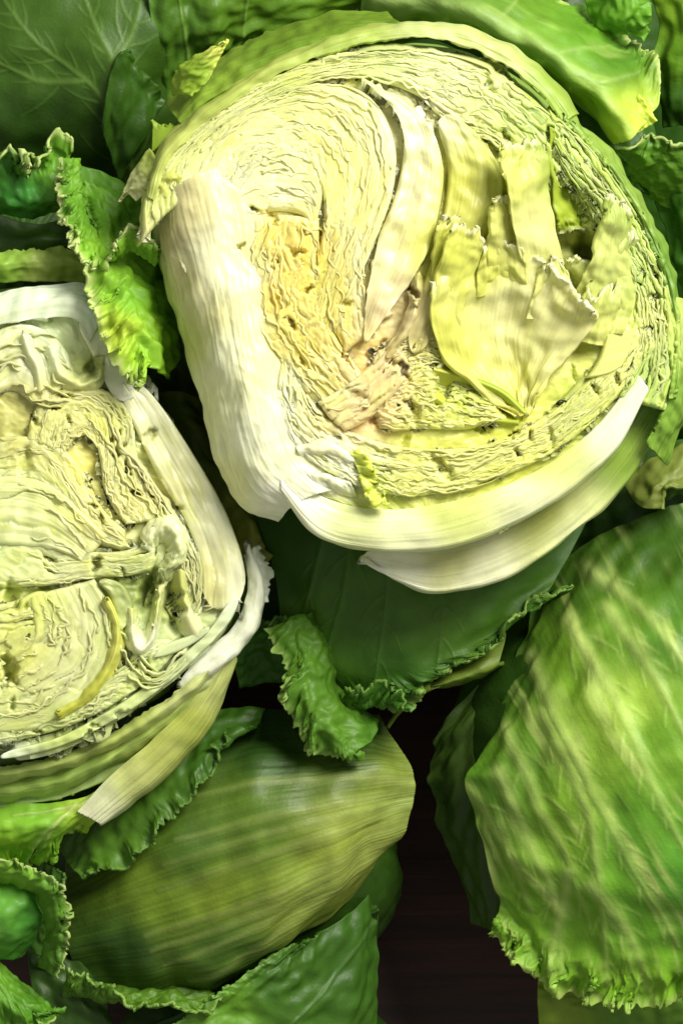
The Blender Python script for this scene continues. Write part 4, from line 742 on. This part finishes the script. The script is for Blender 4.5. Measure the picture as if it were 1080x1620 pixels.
sheet('leaf', H4, M_LEAF, [[(1040, 700, -120), (1120, 690, -110)], [(1046, 740, -110), (1120, 730, -100)], [(1050, 790, -130), (1120, 780, -130)]], flat(60, 100, 40), seed=605, bump=8, bumpl=30, frill=8, frl=20, thick=5, sp=2)

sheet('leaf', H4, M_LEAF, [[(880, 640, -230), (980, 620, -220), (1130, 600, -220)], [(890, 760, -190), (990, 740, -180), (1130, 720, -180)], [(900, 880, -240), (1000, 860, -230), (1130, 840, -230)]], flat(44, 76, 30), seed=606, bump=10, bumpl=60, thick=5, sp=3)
# ================================================================== F: head under the large half
H5 = thing('iceberg_lettuce', 'dark green lettuce head under the largest half, leaf edge frilled all along', 'lettuce', 640, 860)
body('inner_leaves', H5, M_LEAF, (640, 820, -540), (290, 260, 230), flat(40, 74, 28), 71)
GF = field([(450, 900, 56, 98, 40), (560, 980, 70, 112, 46), (700, 960, 78, 120, 52), (820, 950, 70, 114, 48), (620, 1090, 60, 106, 42), (480, 1000, 90, 140, 56), (500, 1150, 84, 130, 54)])
vF = [[(560, 830), (540, 950), (500, 1080)], [(620, 830), (610, 960), (590, 1100)], [(520, 830), (490, 930), (470, 1000)], [(690, 860), (700, 970), (690, 1060)]]
sheet('leaf', H5, M_LEAF, [[(380, 760, -180), (500, 740, -150), (660, 780, -140), (800, 820, -160), (940, 800, -200)], [(420, 860, -140), (520, 860, -110), (660, 880, -100), (790, 890, -110), (900, 880, -160)], [(440, 950, -140), (540, 970, -106), (650, 980, -96), (760, 960, -104), (870, 930, -140)], [(450, 1040, -170), (540, 1060, -140), (640, 1060, -116), (740, 1020, -110), (850, 960, -130)],
                           [(500, 1100, -200), (560, 1120, -180), (634, 1130, -150), (690, 1075, -124), (770, 1030, -106), (836, 958, -110), (890, 920, -140)]],
      GF, seed=701, veins=vF, fine=branch(vF, 50, 70, 35, 5), vcol=(98, 138, 62), vmix=.5, vh=4, vw=6, frill=20, frw=.24, frl=50, rag=8, ragw=13, teeth=14, bump=8, bumpl=120, edgecol=(164, 200, 96), edgew=.05, thick=5, sp=1.9)
sheet('leaf', H5, M_LEAF, [[(500, 960, -150), (520, 1020, -140), (540, 1090, -150), (600, 1140, -160)], [(490, 970, -100), (512, 1040, -86), (530, 1120, -90), (590, 1170, -110)], [(460, 975, -84), (480, 1050, -60), (495, 1130, -56), (560, 1190, -84)], [(436, 1000, -100), (448, 1060, -76), (452, 1120, -70), (484, 1190, -76), (560, 1215, -100)]],
      GF, seed=702, frill=22, frw=.5, frl=48, rag=8, ragw=12, teeth=12, bump=7, bumpl=36, edgecol=(176, 206, 110), edgew=.12, thick=4.5, sp=1.7)
sheet('leaf', H5, M_LEAF, [[(380, 1090, -190), (430, 1080, -190), (480, 1090, -180)], [(370, 1040, -160), (410, 1020, -150), (460, 1030, -140)], [(390, 1000, -130), (420, 985, -116), (470, 975, -96)]], flat(60, 108, 44), seed=703, frill=14, frw=.7, frl=36, rag=8, ragw=10, teeth=8, bump=6, bumpl=30, edgecol=(140, 180, 84), thick=4.5, sp=1.8)
sheet('leaf', H5, M_LEAF, [[(560, 1090, -170), (600, 1080, -160), (650, 1080, -150)], [(550, 1120, -150), (595, 1115, -130), (640, 1110, -120)], [(540, 1085, -120), (590, 1080, -104), (630, 1090, -96), (645, 1136, -110)]], GF, seed=704, frill=12, frw=.8, frl=26, rag=6, ragw=9, teeth=8, edgecol=(140, 180, 84), thick=4.5, sp=1.7)
sheet('leaf', H5, M_LEAF, [[(610, 1150, -200), (660, 1080, -180), (740, 1030, -170), (800, 1000, -180)], [(650, 1090, -150), (690, 1084, -140), (740, 1070, -136), (790, 1050, -150)], [(660, 1082, -200), (700, 1090, -200), (760, 1074, -200), (800, 1050, -210)]], flat(104, 128, 66), seed=705, thick=6, sp=2.2, bump=3)
sheet('leaf', H5, M_LEAF, [[(330, 640, -180), (360, 720, -170), (400, 820, -170), (420, 900, -180)], [(290, 620, -140), (330, 720, -120), (390, 820, -110), (430, 880, -130)], [(240, 620, -150), (290, 740, -130), (350, 850, -130), (400, 930, -150)]], field([(270, 620, 92, 108, 50), (330, 700, 88, 104, 46), (400, 840, 132, 140, 78)]), seed=706, thick=6, sp=2.4, bump=8, bumpl=50)

# ================================================================== C: whole head, lower right
H6 = thing('iceberg_lettuce', 'whole iceberg lettuce with glossy pale-ribbed leaf hanging to a toothed frilled hem', 'lettuce', 960, 1230)
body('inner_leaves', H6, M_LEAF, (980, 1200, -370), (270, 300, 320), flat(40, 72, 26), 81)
GC = field([(900, 920, 62, 98, 38), (1040, 860, 56, 92, 36), (820, 1060, 64, 108, 44), (900, 1060, 112, 156, 62), (980, 1000, 96, 142, 58), (1050, 1000, 78, 126, 50), (900, 1180, 136, 178, 84), (980, 1120, 158, 196, 104), (840, 1200, 96, 148, 56), (1040, 1180, 110, 160, 64),  # dark top and side, bright middle: light and shade painted into the green
            (780, 1260, 84, 132, 50), (900, 1300, 124, 172, 66), (1000, 1320, 96, 152, 62), (900, 1450, 112, 166, 58), (1020, 1450, 104, 164, 60), (850, 1520, 122, 172, 70), (1000, 1560, 120, 172, 60), (1070, 1400, 84, 150, 62)])
vC = [[(840, 1040), (900, 1180), (960, 1300), (1040, 1440), (1070, 1500)], [(900, 980), (980, 1120), (1040, 1260), (1090, 1360)], [(800, 1150), (850, 1270), (900, 1370), (930, 1470)], [(790, 1220), (830, 1320), (870, 1400), (890, 1540)], [(860, 1130), (920, 1260), (950, 1400), (960, 1560)],
      [(960, 960), (1040, 1080), (1090, 1180)], [(740, 1250), (800, 1340), (840, 1440)], [(900, 1380), (880, 1470), (870, 1560)], [(940, 1400), (1000, 1490), (1030, 1580)], [(930, 900), (1010, 960), (1090, 1060)]]
sheet('leaf', H6, M_LEAF, [[(1180, 760, -140), (1060, 800, -140), (960, 840, -150), (900, 880, -170), (850, 950, -190)], [(1180, 900, -30), (1060, 920, -50), (950, 950, -80), (870, 1000, -130), (810, 1060, -180)], [(1180, 1060, 40), (1060, 1070, 20), (950, 1090, -14), (850, 1120, -80), (770, 1180, -150)], [(1180, 1220, 60), (1060, 1230, 44), (950, 1240, 10), (840, 1250, -64), (735, 1240, -150)],
                           [(1180, 1380, 30), (1060, 1390, 16), (950, 1390, -14), (850, 1380, -76), (765, 1350, -150)], [(1180, 1500, -40), (1060, 1500, -50), (960, 1500, -70), (860, 1470, -114), (790, 1430, -160)], [(1180, 1590, -100), (1060, 1590, -104), (950, 1596, -110), (860, 1560, -130), (760, 1465, -160)]],
      GC, seed=801, sp=1.9, veins=vC, vh=3, vw=11, vcol=(202, 222, 126), vmix=.55, fine=branch(vC, 36, 60, 34, 9), streak=[(.50, 1, 30, (204, 224, 124), .75, .7)], bump=9, bumpl=95, frill=20, frw=.16, frl=40, rag=8, ragw=13, teeth=18, edgecol=(190, 214, 112), edgew=.03, thick=5.5)  # pale streaks colour in glints as well as ribs
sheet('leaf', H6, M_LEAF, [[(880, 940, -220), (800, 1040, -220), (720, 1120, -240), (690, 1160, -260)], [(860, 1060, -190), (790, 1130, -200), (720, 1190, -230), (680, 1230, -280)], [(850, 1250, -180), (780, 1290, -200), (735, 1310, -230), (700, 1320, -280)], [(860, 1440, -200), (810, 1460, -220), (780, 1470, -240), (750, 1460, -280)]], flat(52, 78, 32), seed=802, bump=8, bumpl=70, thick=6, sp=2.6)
sheet('leaf', H6, M_LEAF, [[(850, 1540, -210), (960, 1560, -200), (1120, 1560, -200)], [(850, 1590, -200), (960, 1600, -190), (1120, 1600, -190)], [(855, 1670, -230), (960, 1680, -220), (1120, 1680, -220)]], field([(870, 1600, 130, 160, 70), (1000, 1600, 92, 136, 52)]), seed=803, bump=8, bumpl=40, thick=5, sp=2.2)

# ================================================================== D: head lower left, pale ribs
H7 = thing('iceberg_lettuce', 'rounded lettuce head with fine yellowish ribs fanning from its smooth end', 'lettuce', 380, 1370)
body('inner_leaves', H7, M_LEAF, (380, 1380, -430), (250, 190, 210), flat(44, 76, 28), 91)
GD = field([(630, 1240, 116, 136, 78), (570, 1340, 140, 156, 92), (490, 1420, 128, 150, 82), (400, 1300, 82, 112, 50), (300, 1350, 70, 102, 46), (250, 1420, 108, 136, 56), (340, 1420, 112, 136, 60), (200, 1500, 48, 80, 36), (420, 1180, 44, 76, 36), (560, 1180, 56, 84, 40), (350, 1500, 66, 100, 44)])  # darker upper hints paint in shade from the leaves above
vD = [[(650, 1240), (560, 1230), (440, 1235), (300, 1260)], [(650, 1255), (560, 1270), (440, 1290), (280, 1330)], [(645, 1275), (560, 1310), (430, 1350), (250, 1410)], [(640, 1290), (540, 1360), (400, 1430), (230, 1480)], [(625, 1320), (520, 1400), (400, 1470), (260, 1530)], [(600, 1350), (500, 1430), (390, 1510), (300, 1555)], [(650, 1265), (550, 1290), (420, 1320), (260, 1370)], [(630, 1305), (530, 1380), (400, 1450), (240, 1505)]]
sheet('leaf', H7, M_LEAF, [[(600, 1130, -240), (480, 1120, -220), (340, 1140, -220), (220, 1200, -250), (120, 1290, -280)], [(645, 1200, -190), (520, 1190, -140), (360, 1210, -130), (220, 1270, -170), (110, 1350, -230)], [(656, 1250, -180), (540, 1270, -104), (370, 1310, -90), (220, 1360, -130), (100, 1420, -200)], [(640, 1300, -190), (540, 1350, -110), (390, 1410, -96), (240, 1460, -130), (110, 1490, -200)],
                           [(605, 1365, -230), (520, 1430, -160), (390, 1500, -140), (260, 1540, -160), (130, 1550, -220)], [(560, 1410, -290), (480, 1480, -230), (380, 1550, -210), (280, 1580, -220), (160, 1590, -260)]],
      GD, seed=901, veins=vD, vh=1.5, vw=9, vcol=(168, 182, 100), vmix=.45, bump=12, bumpl=120, fibre=.55, fcon=.17, jitter=.14, thick=6, sp=1.9)
sheet('leaf', H7, M_LEAF, [[(420, 1120, -170), (300, 1130, -170), (180, 1230, -190), (90, 1340, -220)], [(400, 1150, -130), (300, 1190, -110), (200, 1280, -120), (110, 1370, -160)], [(360, 1150, -110), (330, 1220, -84), (270, 1300, -84), (200, 1370, -100), (130, 1385, -120)]], field([(250, 1260, 66, 106, 40), (180, 1350, 76, 118, 48), (320, 1180, 54, 94, 36)]), seed=902, frill=9, frw=.3, frl=40, rag=8, ragw=12, teeth=9, bump=7, bumpl=50, edgecol=(112, 150, 66), edgew=.04, thick=5, sp=1.9)
sheet('leaf', H7, M_LEAF, [[(110, 1540, -230), (200, 1560, -200), (290, 1560, -200), (340, 1570, -210)], [(100, 1570, -190), (190, 1580, -170), (280, 1580, -170), (330, 1590, -180)], [(110, 1530, -150), (200, 1580, -130), (260, 1590, -130), (320, 1600, -150), (350, 1590, -170)]], flat(84, 126, 50), seed=903, frill=13, frw=.8, frl=36, rag=8, ragw=10, teeth=10, bump=6, bumpl=30, edgecol=(150, 186, 90), thick=5, sp=1.8)

# ================================================================== E: dark leaf head at the bottom
H8 = thing('iceberg_lettuce', 'dark lettuce head below the rounded one, straight bright leaf edge', 'lettuce', 440, 1660)
body('inner_leaves', H8, M_LEAF, (400, 1720, -440), (240, 190, 190), flat(40, 72, 28), 95)
sheet('leaf', H8, M_LEAF, [[(590, 1400, -330), (600, 1500, -330), (590, 1680, -330)], [(560, 1440, -270), (560, 1540, -260), (540, 1700, -260)], [(500, 1480, -220), (480, 1580, -210), (440, 1700, -210)], [(480, 1495, -190), (420, 1560, -180), (340, 1640, -180)], [(470, 1490, -186), (390, 1540, -170), (270, 1625, -170)]], field([(560, 1520, 52, 92, 36), (450, 1560, 58, 100, 40), (350, 1600, 96, 146, 56)]), seed=911, bump=8, bumpl=60, frill=6, frw=.2, frl=40, rag=6, ragw=12, edgecol=(130, 176, 80), edgew=.08, thick=6, sp=2, veins=[[(590, 1460), (520, 1560), (440, 1640)]], vcol=(84, 124, 56), vh=3)
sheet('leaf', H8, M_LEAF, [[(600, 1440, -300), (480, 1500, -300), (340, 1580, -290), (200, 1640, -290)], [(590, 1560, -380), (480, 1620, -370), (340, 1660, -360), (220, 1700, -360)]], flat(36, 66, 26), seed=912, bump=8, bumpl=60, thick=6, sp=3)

# ================================================================== K: curled head, lower left corner
H9 = thing('iceberg_lettuce', 'lettuce head peeking out below the smaller half, glossy rolled leaf and frilled strip', 'lettuce', -20, 1400)
body('inner_leaves', H9, M_LEAF, (20, 1180, -520), (260, 250, 230), flat(40, 72, 28), 97)
sheet('leaf', H9, M_LEAF, [[(-60, 1360, -130), (20, 1380, -120), (60, 1390, -120)], [(-60, 1420, -70), (20, 1420, -60), (70, 1420, -100)], [(-60, 1480, -70), (10, 1480, -64), (64, 1470, -110)], [(-60, 1520, -130), (0, 1520, -130), (40, 1510, -150)]], field([(10, 1430, 96, 160, 78), (50, 1440, 60, 124, 60)]), seed=921, bump=5, bumpl=40, thick=6, sp=2)
sheet('leaf', H9, M_LEAF, [[(20, 1500, -200), (30, 1420, -200), (60, 1360, -200)], [(60, 1510, -160), (66, 1430, -150), (80, 1370, -160)], [(96, 1530, -170), (100, 1440, -140), (96, 1380, -140)]], flat(58, 98, 40), seed=922, frill=8, frw=.5, frl=26, rag=6, ragw=10, teeth=8, edgecol=(110, 150, 70), bump=5, bumpl=30, thick=5, sp=1.9)
sheet('leaf', H9, M_LEAF, [[(-60, 1480, -160), (-20, 1500, -150), (20, 1540, -150), (70, 1580, -170)], [(-60, 1540, -110), (-10, 1560, -100), (40, 1590, -100), (90, 1600, -130)], [(-60, 1620, -110), (0, 1640, -100), (50, 1640, -110), (112, 1590, -130)]], field([(0, 1540, 96, 150, 58), (60, 1600, 84, 140, 52)]), seed=923, frill=14, frw=.6, frl=34, rag=8, ragw=11, teeth=10, edgecol=(196, 216, 120), bump=6, bumpl=30, thick=5, sp=1.8)
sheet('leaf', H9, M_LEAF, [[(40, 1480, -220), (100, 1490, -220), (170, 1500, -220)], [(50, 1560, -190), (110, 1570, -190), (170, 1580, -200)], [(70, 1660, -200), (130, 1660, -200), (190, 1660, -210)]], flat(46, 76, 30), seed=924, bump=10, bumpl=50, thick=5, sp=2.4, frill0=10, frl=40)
sheet('leaf', H9, M_LEAF, [[(-40, 1392, -90), (20, 1400, -80), (56, 1420, -84), (72, 1470, -100), (60, 1530, -120)], [(-40, 1380, -50), (30, 1384, -40), (76, 1412, -44), (92, 1470, -60), (78, 1540, -90)], [(-40, 1356, -40), (36, 1364, -30), (96, 1400, -40), (110, 1466, -56), (96, 1546, -90)]], field([(20, 1380, 120, 172, 78), (90, 1420, 88, 136, 56), (90, 1520, 78, 122, 50)]), seed=925, frill=15, frw=.7, frl=32, rag=7, ragw=10, teeth=10, bump=5, bumpl=30, edgecol=(206, 222, 140), edgew=.14, thick=4.5, sp=1.8)
print('TRIS', sum(len(o.data.polygons) * 2 for o in bpy.data.objects if o.type == 'MESH'))
